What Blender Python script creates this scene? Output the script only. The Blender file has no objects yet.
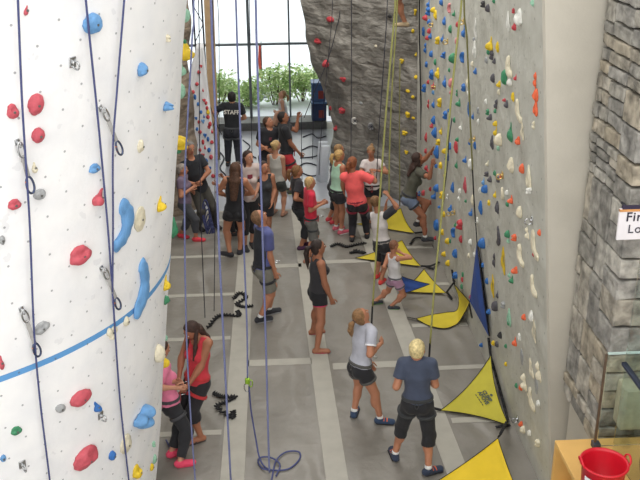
import bpy, bmesh, math, random
import numpy as np
from mathutils import Vector, Matrix, noise
from mathutils.bvhtree import BVHTree
random.seed(7); rng = np.random.default_rng(7)
COL = bpy.context.scene.collection
def V3(*a): return np.array(a, float)
def nrm(v):
    v = np.asarray(v, float); n = np.linalg.norm(v); return v/n if n > 1e-9 else v

# ------------------------------------------------------------------ camera
CF = 900.; PITCH = math.radians(23.); YAW = math.radians(3.4); ROLL = math.radians(.5); CH = 6.3
FW = V3(math.sin(YAW)*math.cos(PITCH), math.cos(YAW)*math.cos(PITCH), -math.sin(PITCH))
R0 = nrm(np.cross(FW, [0, 0, 1])); U0 = np.cross(R0, FW)
CR = R0*math.cos(ROLL) - U0*math.sin(ROLL); CU = U0*math.cos(ROLL) + R0*math.sin(ROLL)
CO = V3(0, 0, CH)
cam_d = bpy.data.cameras.new('camera'); cam = bpy.data.objects.new('camera', cam_d); COL.objects.link(cam)
cam_d.sensor_width = 36; cam_d.lens = 36*CF/640; cam_d.clip_start = .05; cam_d.clip_end = 500
cam.matrix_world = Matrix(((CR[0], CU[0], -FW[0], 0), (CR[1], CU[1], -FW[1], 0), (CR[2], CU[2], -FW[2], CH), (0, 0, 0, 1)))
bpy.context.scene.camera = cam
def ray(x, y): return FW + CR*(x-320)/CF - CU*(y-240)/CF
def onz(x, y, z=0.): d = ray(x, y); return CO + d*(z-CH)/d[2]
def ony(x, y, Y): d = ray(x, y); return CO + d*Y/d[1]
def proj(p):
    v = np.asarray(p, float)-CO; z = v@FW; return 320+CF*(v@CR)/z, 240-CF*(v@CU)/z, z

# ------------------------------------------------------------------ materials
def lin(c):
    c = c/255.; return c/12.92 if c <= .04045 else ((c+.055)/1.055)**2.4
def L3(c): return (lin(c[0]), lin(c[1]), lin(c[2]), 1)
_m = {}
def mat(name, rgb, rough=.7, metal=0., var=.12, scale=18., bump=0., bscale=60., coat=0., spec=.4, sheen=0.):
    if name in _m: return _m[name]
    m = bpy.data.materials.new(name); m.use_nodes = True; nt = m.node_tree; b = nt.nodes['Principled BSDF']
    b.inputs['Roughness'].default_value = rough; b.inputs['Metallic'].default_value = metal
    b.inputs['Specular IOR Level'].default_value = spec
    if coat: b.inputs['Coat Weight'].default_value = coat
    if sheen: b.inputs['Sheen Weight'].default_value = sheen
    tc = nt.nodes.new('ShaderNodeTexCoord')
    n = nt.nodes.new('ShaderNodeTexNoise'); n.inputs['Scale'].default_value = scale; n.inputs['Detail'].default_value = 4
    nt.links.new(tc.outputs['Object'], n.inputs['Vector'])
    mr = nt.nodes.new('ShaderNodeMapRange'); mr.inputs['To Min'].default_value = 1-var; mr.inputs['To Max'].default_value = 1+var
    mr.inputs['From Min'].default_value = .3; mr.inputs['From Max'].default_value = .7
    nt.links.new(n.outputs['Fac'], mr.inputs['Value'])
    mx = nt.nodes.new('ShaderNodeMix'); mx.data_type = 'RGBA'; mx.blend_type = 'MULTIPLY'; mx.inputs['Factor'].default_value = 1
    mx.inputs['A'].default_value = L3(rgb); nt.links.new(mr.outputs['Result'], mx.inputs['B'])
    nt.links.new(mx.outputs['Result'], b.inputs['Base Color'])
    if bump:
        n2 = nt.nodes.new('ShaderNodeTexNoise'); n2.inputs['Scale'].default_value = bscale; n2.inputs['Detail'].default_value = 5
        nt.links.new(tc.outputs['Object'], n2.inputs['Vector'])
        bp = nt.nodes.new('ShaderNodeBump'); bp.inputs['Strength'].default_value = bump; bp.inputs['Distance'].default_value = .02
        nt.links.new(n2.outputs['Fac'], bp.inputs['Height']); nt.links.new(bp.outputs['Normal'], b.inputs['Normal'])
    _m[name] = m; return m
class NT:
    """small helper for writing shader maths"""
    def __init__(s, m): s.nt = m.node_tree
    def new(s, t): return s.nt.nodes.new(t)
    def math(s, op, a, b=None, c=None):
        n = s.new('ShaderNodeMath'); n.operation = op
        for i, v in enumerate((a, b, c)):
            if v is None: continue
            if isinstance(v, (int, float)): n.inputs[i].default_value = v
            else: s.nt.links.new(v, n.inputs[i])
        return n.outputs[0]
    def mix(s, f, a, b):
        n = s.new('ShaderNodeMix'); n.data_type = 'RGBA'
        for k, v in (('Factor', f), ('A', a), ('B', b)):
            if isinstance(v, (int, float, tuple)): n.inputs[k].default_value = v
            else: s.nt.links.new(v, n.inputs[k])
        return n.outputs['Result']
    def noise(s, vec, sc, det=4, out='Fac'):
        n = s.new('ShaderNodeTexNoise'); n.inputs['Scale'].default_value = sc; n.inputs['Detail'].default_value = det
        s.nt.links.new(vec, n.inputs['Vector']); return n.outputs[out]
    def ramp(s, f, stops):
        n = s.new('ShaderNodeValToRGB'); e = n.color_ramp.elements
        while len(e) < len(stops): e.new(.5)
        for i, (p, c) in enumerate(stops): e[i].position = p; e[i].color = L3(c)
        s.nt.links.new(f, n.inputs[0]); return n.outputs['Color']
    def bump(s, h, st, dist=.02):
        n = s.new('ShaderNodeBump'); n.inputs['Strength'].default_value = st; n.inputs['Distance'].default_value = dist
        s.nt.links.new(h, n.inputs['Height']); return n.outputs['Normal']

# ------------------------------------------------------------------ objects
def mesh_obj(name, verts, faces, m, parent=None, loc=(0, 0, 0), smooth=True, uv=None):
    me = bpy.data.meshes.new(name)
    v = np.asarray(verts, float) - np.asarray(loc, float)
    me.from_pydata([tuple(x) for x in v], [], [tuple(int(i) for i in f) for f in faces]); me.update()
    if uv is not None:
        ul = me.uv_layers.new(name='UVMap')
        idx = np.empty(len(me.loops), int); me.loops.foreach_get('vertex_index', idx)
        ul.data.foreach_set('uv', np.asarray(uv, float)[idx].ravel())
    for mm in (m if isinstance(m, (list, tuple)) else [m]): me.materials.append(mm)
    if smooth: me.shade_smooth()
    o = bpy.data.objects.new(name, me); COL.objects.link(o); o.location = loc
    if parent is not None: o.parent = parent; o.location = Vector(loc) - Vector(parent['_w'])
    o['_w'] = tuple(float(x) for x in loc)
    return o
def empty(name, loc):
    o = bpy.data.objects.new(name, None); COL.objects.link(o); o.location = tuple(loc); o.empty_display_size = .1
    o['_w'] = tuple(float(x) for x in loc); return o
def tag(o, label=None, cat=None, group=None, kind=None):
    if label: o['label'] = label
    if cat: o['category'] = cat
    if group: o['group'] = group
    if kind: o['kind'] = kind
    return o
class MB:
    def __init__(s): s.v = []; s.f = []
    def add(s, v, f):
        n = len(s.v); s.v += [tuple(float(c) for c in x) for x in v]; s.f += [tuple(i+n for i in g) for g in f]; return s
    def box(s, x0, x1, y0, y1, z0, z1, bev=0.):
        return s.obox(((x0+x1)/2, (y0+y1)/2, (z0+z1)/2), (1, 0, 0), (0, 1, 0), (0, 0, 1), (x1-x0)/2, (y1-y0)/2, (z1-z0)/2, bev)
    def obox(s, c, ax, ay, az, hx, hy, hz, bev=0.):
        bm = bmesh.new(); bmesh.ops.create_cube(bm, size=2)
        for v in bm.verts: v.co = Vector((v.co.x*hx, v.co.y*hy, v.co.z*hz))
        if bev: bmesh.ops.bevel(bm, geom=list(bm.edges), offset=min(bev, .45*min(hx, hy, hz)*2), segments=2, profile=.5, affect='EDGES')
        bm.verts.index_update()
        A = np.array([nrm(ax), nrm(ay), nrm(az)]); c = np.asarray(c, float)
        s.add([c + np.array(v.co)@A for v in bm.verts], [[v.index for v in f.verts] for f in bm.faces]); bm.free(); return s
    def tube(s, pts, r, n=8, caps=True):
        P = [np.asarray(p, float) for p in pts]; m = len(P)
        if m < 2: return s
        rr = r if isinstance(r, (list, tuple, np.ndarray)) else [r]*m
        T = [nrm(P[min(i+1, m-1)]-P[max(i-1, 0)]) for i in range(m)]
        ref = V3(0, 0, 1) if abs(T[0][2]) < .9 else V3(0, 1, 0)
        a = nrm(np.cross(T[0], ref)); vs = []
        for i in range(m):
            a = nrm(a - T[i]*(a@T[i])); b = np.cross(T[i], a)
            for k in range(n):
                t = 2*math.pi*k/n; vs.append(P[i] + (a*math.cos(t)+b*math.sin(t))*rr[i])
        fs = [(i*n+k, i*n+(k+1) % n, (i+1)*n+(k+1) % n, (i+1)*n+k) for i in range(m-1) for k in range(n)]
        if caps: fs += [tuple(range(n))[::-1], tuple((m-1)*n+k for k in range(n))]
        return s.add(vs, fs)
    def ball(s, c, r, ax=None, seg=10, rings=7):
        c = np.asarray(c, float); r = (r, r, r) if isinstance(r, (int, float)) else r
        A = np.eye(3) if ax is None else np.array([nrm(q) for q in ax])
        vs = [c+np.array([0, 0, r[2]])@A]
        for i in range(1, rings):
            p = math.pi*i/rings
            for k in range(seg):
                t = 2*math.pi*k/seg; vs.append(c+np.array([r[0]*math.sin(p)*math.cos(t), r[1]*math.sin(p)*math.sin(t), r[2]*math.cos(p)])@A)
        vs.append(c-np.array([0, 0, r[2]])@A); L = len(vs)-1; fs = []
        for k in range(seg):
            fs.append((0, 1+k, 1+(k+1) % seg)); o = 1+(rings-2)*seg; fs.append((L, o+(k+1) % seg, o+k))
        for i in range(rings-2):
            for k in range(seg): a = 1+i*seg; fs.append((a+k, a+seg+k, a+seg+(k+1) % seg, a+(k+1) % seg))
        return s.add(vs, fs)
    def lathe(s, c, prof, n=40, ax=(0, 0, 1)):
        c = np.asarray(c, float); vs = []
        for r, z in prof:
            for k in range(n): t = 2*math.pi*k/n; vs.append(c+V3(r*math.cos(t), r*math.sin(t), z))
        m = len(prof)
        return s.add(vs, [(i*n+k, i*n+(k+1) % n, (i+1)*n+(k+1) % n, (i+1)*n+k) for i in range(m-1) for k in range(n)])
    def build(s, name, m, parent=None, loc=None, smooth=True):
        if loc is None: loc = parent['_w'] if parent is not None else (0, 0, 0)
        return mesh_obj(name, s.v, s.f, m, parent, loc, smooth)
def centre_build(mb, name, m, smooth=True):
    v = np.array(mb.v); c = v.mean(0); return mb.build(name, m, None, tuple(c), smooth)
def spline(pts, n=8):
    """Catmull-Rom through pts"""
    P = [np.asarray(p, float) for p in pts]
    if len(P) < 3: return [P[0]+(P[-1]-P[0])*t for t in np.linspace(0, 1, n+1)]
    P = [2*P[0]-P[1]] + P + [2*P[-1]-P[-2]]; out = []
    for i in range(1, len(P)-2):
        for k in range(n):
            t = k/n; a, b, c, d = P[i-1:i+3]
            out.append(.5*((2*b)+(c-a)*t+(2*a-5*b+4*c-d)*t*t+(3*b-a-3*c+d)*t**3))
    out.append(P[-2]); return out

# ------------------------------------------------------------------ implicit solids, meshed with surface nets
def cap(a, b, ra, rb, cuts=()): return ('c', np.asarray(a, float), np.asarray(b, float), ra, rb, cuts)
def ecap(a, b, s, wa, da, wb, db, cuts=()): return ('e', np.asarray(a, float), np.asarray(b, float), nrm(s), wa, da, wb, db, cuts)
def elli(c, ax, r, cuts=()): return ('o', np.asarray(c, float), np.array([nrm(q) for q in ax]), np.asarray(r, float), cuts)
def _bounds(p):
    if p[0] == 'c': r = max(p[3], p[4]); return np.minimum(p[1], p[2])-r, np.maximum(p[1], p[2])+r
    if p[0] == 'e': r = max(p[4:8]); return np.minimum(p[1], p[2])-r, np.maximum(p[1], p[2])+r
    r = max(p[3]); return p[1]-r, p[1]+r
def _dist(p, X):
    if p[0] == 'c':
        a, b, ra, rb = p[1:5]; ab = b-a; L = max(ab@ab, 1e-9); t = np.clip(((X-a)@ab)/L, 0, 1)
        d = np.linalg.norm(X-a-t[..., None]*ab, axis=-1)-(ra+(rb-ra)*t)
    elif p[0] == 'e':
        a, b, s, wa, da, wb, db = p[1:8]; ab = b-a; L = math.sqrt(max(ab@ab, 1e-9)); u = ab/L
        s = nrm(s-u*(s@u)); f = np.cross(u, s); q = X-a; l = q@u; t = np.clip(l/L, 0, 1); over = l-t*L
        w = wa+(wb-wa)*t; dd = da+(db-da)*t; m = np.minimum(w, dd)
        k = np.sqrt(((q@s)/w)**2+((q@f)/dd)**2+(over/m)**2); d = (k-1)*m
    else:
        c, A, r = p[1:4]; q = (X-c)@A.T; k = np.linalg.norm(q/r, axis=-1); k2 = np.linalg.norm(q/(r*r), axis=-1)
        d = np.where(k2 > 1e-6, k*(k-1)/np.maximum(k2, 1e-6), -min(r))
    for pt, n in p[-1]: d = np.maximum(d, (X-pt)@np.asarray(n, float))
    return d
def nets(prims, cell=.012, k=.02, cuts=(), subs=(), post=None):
    """cuts: (point, normal) half-spaces removed on the normal's side; subs: prims cut away"""
    B = [_bounds(p) for p in prims]; pad = 2.5*cell+k*.5
    lo = np.min([b[0] for b in B], 0)-pad; hi = np.max([b[1] for b in B], 0)+pad
    n = np.maximum(((hi-lo)/cell).astype(int)+2, 4)
    gx, gy, gz = [lo[i]+cell*np.arange(n[i]) for i in range(3)]
    Vv = np.full(n, .2)
    for p, (bl, bh) in zip(prims, B):
        i0 = np.maximum(((bl-lo-.05-k)/cell).astype(int), 0); i1 = np.minimum(((bh-lo+.05+k)/cell).astype(int)+2, n)
        sl = tuple(slice(i0[i], i1[i]) for i in range(3))
        X = np.stack(np.meshgrid(gx[sl[0]], gy[sl[1]], gz[sl[2]], indexing='ij'), -1)
        d = _dist(p, X); a = Vv[sl]; h = np.clip(.5+.5*(a-d)/k, 0, 1); Vv[sl] = a+(d-a)*h-k*h*(1-h)
    if cuts or subs or post:
        X = np.stack(np.meshgrid(gx, gy, gz, indexing='ij'), -1)
        for pt, nn in cuts: Vv = np.maximum(Vv, (X-pt)@np.asarray(nn, float))
        for p in subs: Vv = np.maximum(Vv, -_dist(p, X))
        if post: Vv = post(Vv, X)
    Vv[0] = Vv[-1] = .2; Vv[:, 0] = Vv[:, -1] = .2; Vv[:, :, 0] = Vv[:, :, -1] = .2
    I = Vv < 0; N = np.array(Vv.shape)
    acc = np.zeros(tuple(N-1)+(3,)); cnt = np.zeros(tuple(N-1))
    crossings = []
    for ax in range(3):
        s0 = [slice(None)]*3; s1 = [slice(None)]*3; s0[ax] = slice(0, -1); s1[ax] = slice(1, None)
        a = Vv[tuple(s0)]; b = Vv[tuple(s1)]; cr = I[tuple(s0)] != I[tuple(s1)]
        ii = np.argwhere(cr); t = a[cr]/(a[cr]-b[cr]); P = ii.astype(float); P[:, ax] += t
        o1, o2 = [q for q in range(3) if q != ax]
        for d1 in (0, -1):
            for d2 in (0, -1):
                c = ii.copy(); c[:, o1] += d1; c[:, o2] += d2
                ok = np.all((c >= 0) & (c < N-1), 1); cc = tuple(c[ok].T)
                np.add.at(acc, cc, P[ok]); np.add.at(cnt, cc, 1)
        crossings.append((ax, ii, I[tuple(s0)][cr]))
    act = cnt > 0; idx = -np.ones(tuple(N-1), int); idx[act] = np.arange(act.sum())
    verts = lo + cell*(acc[act]/cnt[act][:, None]); faces = []
    for ax, ii, ins in crossings:
        o1, o2 = [(1, 2), (2, 0), (0, 1)][ax]; q = []
        for d1, d2 in ((-1, -1), (0, -1), (0, 0), (-1, 0)):
            c = ii.copy(); c[:, o1] += d1; c[:, o2] += d2; q.append(idx[tuple(c.T)])
        q = np.stack(q, 1); q[~ins] = q[~ins][:, ::-1]; faces.append(q)
    return verts, np.concatenate(faces)
def sdf_obj(name, prims, m, parent=None, cell=.012, k=.02, cuts=(), subs=(), extra=None, post=None):
    v, f = nets(prims, cell, k, cuts, subs, post)
    if len(v) == 0: return None
    v = list(map(tuple, v)); f = [tuple(q) for q in f.tolist()]
    if extra is not None and extra.v:
        n = len(v); v += extra.v; f += [tuple(i+n for i in g) for g in extra.f]
    return mesh_obj(name, v, f, m, parent, parent['_w'] if parent is not None else (0, 0, 0))

# =================================================================== THE SETTING
def mat_floor():
    m = bpy.data.materials.new('grey_mat_vinyl'); m.use_nodes = True; n = NT(m); b = m.node_tree.nodes['Principled BSDF']
    g = n.new('ShaderNodeNewGeometry'); pos = g.outputs['Position']
    c = n.ramp(n.noise(pos, .9, 5), [(.3, (118, 114, 107)), (.7, (136, 132, 125))])
    m.node_tree.links.new(c, b.inputs['Base Color'])
    b.inputs['Roughness'].default_value = .42; b.inputs['Specular IOR Level'].default_value = .5
    wv = n.new('ShaderNodeTexWave'); wv.inputs['Scale'].default_value = .7; wv.inputs['Distortion'].default_value = 9; wv.inputs['Detail'].default_value = 2; m.node_tree.links.new(pos, wv.inputs['Vector'])
    h = n.math('ADD', n.math('ADD', n.noise(pos, 1.6, 3), n.math('MULTIPLY', wv.outputs['Fac'], .35)), n.math('MULTIPLY', n.noise(pos, 14, 3), .1))
    m.node_tree.links.new(n.bump(h, .5, .09), b.inputs['Normal']); return m
def struct(o): o['kind'] = 'structure'; return o
floor_m = mat_floor()
fb = mat('mat_window_glare', (156, 160, 168), .3, var=.04, scale=2, bump=.3, bscale=2.5, spec=.6)  # window glare on the far mats, put into a paler, bluer, glossier colour
mb = MB(); mb.box(-4.9, 2.9, 16.4, 21.94, .0005, .008); struct(mb.build('floor_back_glare', fb, smooth=False))
bm_ = MB(); bm_.box(-5.5, 6, -1, 22.6, -.3, 0); struct(bm_.build('floor', floor_m, smooth=False))
tape = mat('velcro_seam_tape', (168, 165, 156), .85, var=.06, scale=6)
k_ = 1
def strip(pts_a, w):
    global k_
    mb = MB(); a = np.array(pts_a[0], float); b_ = np.array(pts_a[1], float); d = nrm(b_-a); s = V3(-d[1], d[0], 0)*w/2
    n = 10; vs = []; fs = []
    for i in range(n+1):
        p = a+(b_-a)*i/n; vs += [p-s+V3(0, 0, .001), p+s+V3(0, 0, .001), p+s*.98+V3(0, 0, .006), p-s*.98+V3(0, 0, .006)]
    for i in range(n):
        for j in range(4): fs.append((i*4+j, i*4+(j+1) % 4, i*4+4+(j+1) % 4, i*4+4+j))
    fs += [(3, 2, 1, 0), tuple(n*4+j for j in range(4))]
    mb.add(vs, fs); struct(mb.build('trim_%d' % k_, tape, smooth=False)); k_ += 1
def fl(x, y): return onz(x, y, 0)
strip(((-.52, 7, 0), (-.40, 17.5, 0)), .27)
strip(((.66, 7, 0), (.52, 17.5, 0)), .25)
strip(((2.03, 7, 0), (1.72, 15.6, 0)), .25)
for (xa, xb, yy, w) in ((-3.3, -.66, 9.05, .1), (-3.3, -.62, 11.35, .1), (-3.3, -.6, 12.75, .1), (-3.3, -.58, 14.25, .1), (-3.3, -.58, 15.9, .1),
                       (-.36, .5, 10.62, .16), (-.34, .5, 13.75, .14), (-.3, .5, 16.6, .12), (.78, 1.86, 10.45, .16), (.76, 1.8, 13.85, .14),
                       (2.12, 2.83, 9.08, .11), (2.08, 2.83, 10.3, .1), (2.02, 2.83, 11.5, .1), (2.0, 2.83, 12.85, .1), (1.95, 2.83, 14.35, .1), (-2.9, 1.1, 16.4, .12)):
    strip(((xa, yy, 0), (xb, yy, 0)), w)

# left wall: a tall round tower, white textured panel with bolt-hole grid and a painted blue line
LC = V3(-3.422, 7.777, 0)
def lrad(z): return 2.105+.1285*z
def mat_left():
    m = bpy.data.materials.new('white_climbing_panel'); m.use_nodes = True; n = NT(m); lk = m.node_tree.links
    b = m.node_tree.nodes['Principled BSDF']; uv = n.new('ShaderNodeUVMap'); uv.uv_map = 'UVMap'
    sp = n.new('ShaderNodeSeparateXYZ'); lk.new(uv.outputs['UV'], sp.inputs[0]); U, W = sp.outputs[0], sp.outputs[1]
    wob = n.noise(uv.outputs['UV'], .7, 2)
    def grid(off):
        a = n.math('SUBTRACT', n.math('FRACT', n.math('ADD', n.math('DIVIDE', U, .30), off)), .5)
        c = n.math('SUBTRACT', n.math('FRACT', n.math('ADD', n.math('DIVIDE', W, .30), n.math('ADD', off, n.math('MULTIPLY', U, .12)))), .5)
        return n.math('SQRT', n.math('ADD', n.math('MULTIPLY', a, a), n.math('MULTIPLY', c, c)))
    d = n.math('MINIMUM', grid(0.), grid(.5)); hole = n.math('LESS_THAN', d, .029)
    base = n.ramp(n.noise(uv.outputs['UV'], 3.2, 6), [(.3, (240, 241, 244)), (.62, (250, 250, 251))])
    sm = n.math('GREATER_THAN', n.noise(uv.outputs['UV'], 5.5, 3), .66)
    base = n.mix(n.math('MULTIPLY', sm, .2), base, L3((190, 192, 198)))
    line = n.math('LESS_THAN', n.math('ABSOLUTE', n.math('SUBTRACT', W, n.math('ADD', 2.812, n.math('MULTIPLY', wob, .03)))), .027)
    base = n.mix(line, base, L3((98, 160, 218)))
    base = n.mix(n.math('MULTIPLY', hole, .6), base, L3((96, 98, 104)))
    lk.new(base, b.inputs['Base Color']); b.inputs['Roughness'].default_value = .75
    h = n.math('ADD', n.noise(uv.outputs['UV'], 7, 6), n.math('MULTIPLY', hole, -.6))
    lk.new(n.bump(h, .28, .03), b.inputs['Normal']); return m
vs, fs, uvs = [], [], []; NA, NZ = 160, 72; ZT = 8.3
for j in range(NZ+1):
    z = ZT*j/NZ
    for i in range(NA+1):
        a = 2*math.pi*i/NA; nz = .012*noise.noise(Vector((math.cos(a)*4, math.sin(a)*4, z*1.6)))
        r = lrad(z)+nz; vs.append((LC[0]+r*math.cos(a), LC[1]+r*math.sin(a), z)); uvs.append((a*2.45, z))
for j in range(NZ):
    for i in range(NA): q = j*(NA+1)+i; fs.append((q, q+1, q+NA+2, q+NA+1))
wl = struct(mesh_obj('wall_left', vs, fs, mat_left(), uv=uvs))
mb = MB(); mb.lathe((LC[0], LC[1], 0), [(.01, ZT), (lrad(ZT), ZT), (lrad(ZT)+.02, ZT+.05), (.01, ZT+.05)], 64); struct(mb.build('trim_%d' % k_, tape)); k_ += 1
bvh_left = BVHTree.FromPolygons([Vector(v) for v in vs], fs)

# right wall: grey textured panel, leaning in towards the camera end
def wx(Y, z): return 2.85 - z*(.105+(.025-.105)*min(max((Y-7.5)/8.6, 0), 1))
def mat_right():
    m = bpy.data.materials.new('grey_climbing_panel'); m.use_nodes = True; n = NT(m); lk = m.node_tree.links
    b = m.node_tree.nodes['Principled BSDF']; uv = n.new('ShaderNodeUVMap'); uv.uv_map = 'UVMap'
    sp = n.new('ShaderNodeSeparateXYZ'); lk.new(uv.outputs['UV'], sp.inputs[0]); U, W = sp.outputs[0], sp.outputs[1]
    def grid(off):
        a = n.math('SUBTRACT', n.math('FRACT', n.math('ADD', n.math('DIVIDE', U, .4), off)), .5)
        c = n.math('SUBTRACT', n.math('FRACT', n.math('ADD', n.math('DIVIDE', W, .4), off)), .5)
        return n.math('SQRT', n.math('ADD', n.math('MULTIPLY', a, a), n.math('MULTIPLY', c, c)))
    hole = n.math('LESS_THAN', n.math('MINIMUM', grid(0.), grid(.5)), .03)
    base = n.ramp(n.noise(uv.outputs['UV'], 2.2, 6), [(.28, (176, 175, 165)), (.7, (203, 203, 194))])
    base = n.mix(n.math('MULTIPLY', hole, .55), base, L3((95, 95, 90)))
    fr = n.math('LESS_THAN', n.math('FRACT', n.math('DIVIDE', n.math('ADD', U, .1), 1.22)), .006)
    base = n.mix(n.math('MULTIPLY', fr, .4), base, L3((110, 110, 104)))
    lk.new(base, b.inputs['Base Color']); b.inputs['Roughness'].default_value = .8
    lk.new(n.bump(n.noise(uv.outputs['UV'], 6, 7), .6, .04), b.inputs['Normal']); return m
vs, fs, uvs = [], [], []; NY, NZ = 70, 60; ZR = 8.
for j in range(NZ+1):
    z = ZR*j/NZ
    for i in range(NY+1):
        Y = 7.5+8.75*i/NY; e = 0 if i in (0, NY) else .018*noise.noise(Vector((Y*.9, z*.9, 3)))
        vs.append((wx(Y, z)+e, Y, z)); uvs.append((Y, z))
for j in range(NZ):
    for i in range(NY): q = j*(NY+1)+i; fs.append((q+1, q, q+NY+1, q+NY+2))
nb = len(vs)
vs += [(3.35, 16.25, 0), (3.35, 16.25, ZR)]; uvs += [(17, 0), (17, ZR)]
wr = struct(mesh_obj('wall_right', vs, fs, mat_right(), uv=uvs))
bvh_right = BVHTree.FromPolygons([Vector(v) for v in vs[:nb]], fs)
# the concrete end face of that wall, towards the camera
conc = mat('smooth_concrete', (192, 187, 175), .8, var=.05, scale=3, bump=.15, bscale=25)
mb = MB(); n = 30; v_ = []; f_ = []
for j in range(n+1):
    z = ZR*j/n; x = wx(7.5, z)
    v_ += [(x, 7.5, z), (x+.012, 7.46, z), (5.6, 7.46, z), (5.6, 7.9, z), (x+.05, 7.9, z)]
for j in range(n):
    for i in range(5): f_.append((j*5+i, j*5+(i+1) % 5, j*5+5+(i+1) % 5, j*5+5+i))
mb.add(v_, f_); struct(mb.build('wall_front', conc, smooth=False))

# rock wall at the back: sculpted grey concrete, ragged left edge
def mat_rock(nm, ca, cb):
    m = bpy.data.materials.new(nm); m.use_nodes = True; n = NT(m); lk = m.node_tree.links
    b = m.node_tree.nodes['Principled BSDF']; g = n.new('ShaderNodeNewGeometry')
    base = n.ramp(n.noise(g.outputs['Position'], 1.7, 8), [(.3, ca), (.7, cb)])
    lk.new(base, b.inputs['Base Color']); b.inputs['Roughness'].default_value = .85
    mu = n.new('ShaderNodeMapping'); mu.inputs['Scale'].default_value = (1, 1, 3.2); lk.new(g.outputs['Position'], mu.inputs['Vector'])
    hh = n.math('ADD', n.noise(g.outputs['Position'], 5, 8), n.math('MULTIPLY', n.math('ABSOLUTE', n.math('SUBTRACT', n.noise(mu.outputs[0], 1.6, 4), .5)), 1.6))
    lk.new(n.bump(hh, .9, .09), b.inputs['Normal']); return m
rock_m = mat_rock('sculpted_rock', (116, 113, 107), (158, 154, 147))
RB = V3(2.93, 16.15, 0)
prof = [(-.1, 1.36), (.14, 1.337), (1.135, 1.38), (1.6, 1.26), (1.927, 1.16), (2.469, .95), (2.917, .84), (3.3, .80), (3.706, .76), (5, .68), (8, .5)]
def rock_left(z):
    for (za, xa), (zb, xb) in zip(prof, prof[1:]):
        if z <= zb: return xa+(xb-xa)*(z-za)/(zb-za)
    return prof[-1][1]
vs, fs = [], []; NS, NZ = 110, 120; ZK = 8.
for j in range(NZ+1):
    z = ZK*j/NZ; xl = rock_left(z)+.05*noise.noise(Vector((0, 5, z*2.3)))
    for i in range(NS+1):
        s = i/NS; x = xl+(2.93-xl)*s; Yb = 18.3+(16.15-18.3)*s
        if s > .86: pass
        fade = min(1, (1-s)*8)
        p = Vector((x, Yb, z)); nn = .11*noise.noise(p*1.05)+.08*noise.noise(p*2.6)+.045*noise.noise(p*6)
        nn += .07*abs(noise.noise(Vector((x*.8, 3, z*3.4))))*-1
        vs.append((x, Yb+nn*fade +.0, z))
    # the side return, turning back to the window
for j in range(NZ):
    for i in range(NS): q = j*(NS+1)+i; fs.append((q, q+1, q+NS+2, q+NS+1))
base_n = len(vs); M2 = 14
for j in range(NZ+1):
    e = vs[j*(NS+1)]
    for i in range(1, M2+1):
        t = i/M2; p = Vector((e[0]+.25*math.sin(t*1.57), e[1]+1.9*t, e[2])); vs.append((p.x+.10*noise.noise(p*1.7)*t, p.y, p.z))
def ridx(j, i): return j*(NS+1) if i == 0 else base_n+j*M2+i-1
for j in range(NZ):
    for i in range(M2): fs.append((ridx(j, i+1), ridx(j, i), ridx(j+1, i), ridx(j+1, i+1)))
struct(mesh_obj('wall_back', vs, fs, rock_m)); bvh_rock = BVHTree.FromPolygons([Vector(v) for v in vs], fs)
# room walls past the rock and behind the towers
plaster = mat('pale_plaster', (150, 146, 138), .85, var=.05, scale=2)
mb = MB(); mb.box(5.6, 5.8, -1, 22.7, 0, 8.3); struct(mb.build('wall_far_right', plaster, smooth=False))
mb = MB(); mb.box(-5.7, -5.5, -1, 22.7, 0, 8.3); struct(mb.build('wall_far_left', plaster, smooth=False))
mb = MB(); mb.box(2.4, 5.6, 22.5, 22.75, 0, 8.3); mb.box(-5.5, -2.6, 22.5, 22.75, 0, 8.3); struct(mb.build('wall_window_side', plaster, smooth=False))
mb = MB(); mb.box(-5.7, 5.8, 10.3, 22.8, 8.31, 8.5); struct(mb.build('shade_roof', plaster, smooth=False))  # unseen partial roof, added to keep the rear darker than the front

# window wall
frame = mat('grey_blue_frame', (112, 122, 128), .5, .2, var=.05)
mb = MB()
for x in (-2.6, -1.39, -.39, .61, 1.61, 2.4): fw_ = .034 if x == -.39 else .022; mb.box(x-fw_, x+fw_, 22.45, 22.58, .2, 8.3)
for z in (2.06, 4.1, 6.2, 8.27): mb.box(-2.6, 2.4, 22.46, 22.57, z-.025, z+.025)
w1 = struct(mb.build('window_1', frame, smooth=False)); w1['_w'] = (0., 0., 0.)
glass = bpy.data.materials.new('clear_glass'); glass.use_nodes = True; b = glass.node_tree.nodes['Principled BSDF']
b.inputs['Base Color'].default_value = (.93, .97, .96, 1); b.inputs['Roughness'].default_value = .02; b.inputs['Transmission Weight'].default_value = 1; b.inputs['IOR'].default_value = 1.05
mb = MB(); mb.box(-2.6, 2.4, 22.515, 22.523, .2, 8.3); mb.build('window_glass', glass, w1, smooth=False)
mb = MB(); mb.box(-2.6, 1.5, 21.95, 22.6, 0, .2, .01); struct(mb.build('trim_%d' % k_, mat('grey_sill', (96, 98, 98), .5), smooth=False)); k_ += 1
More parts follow.
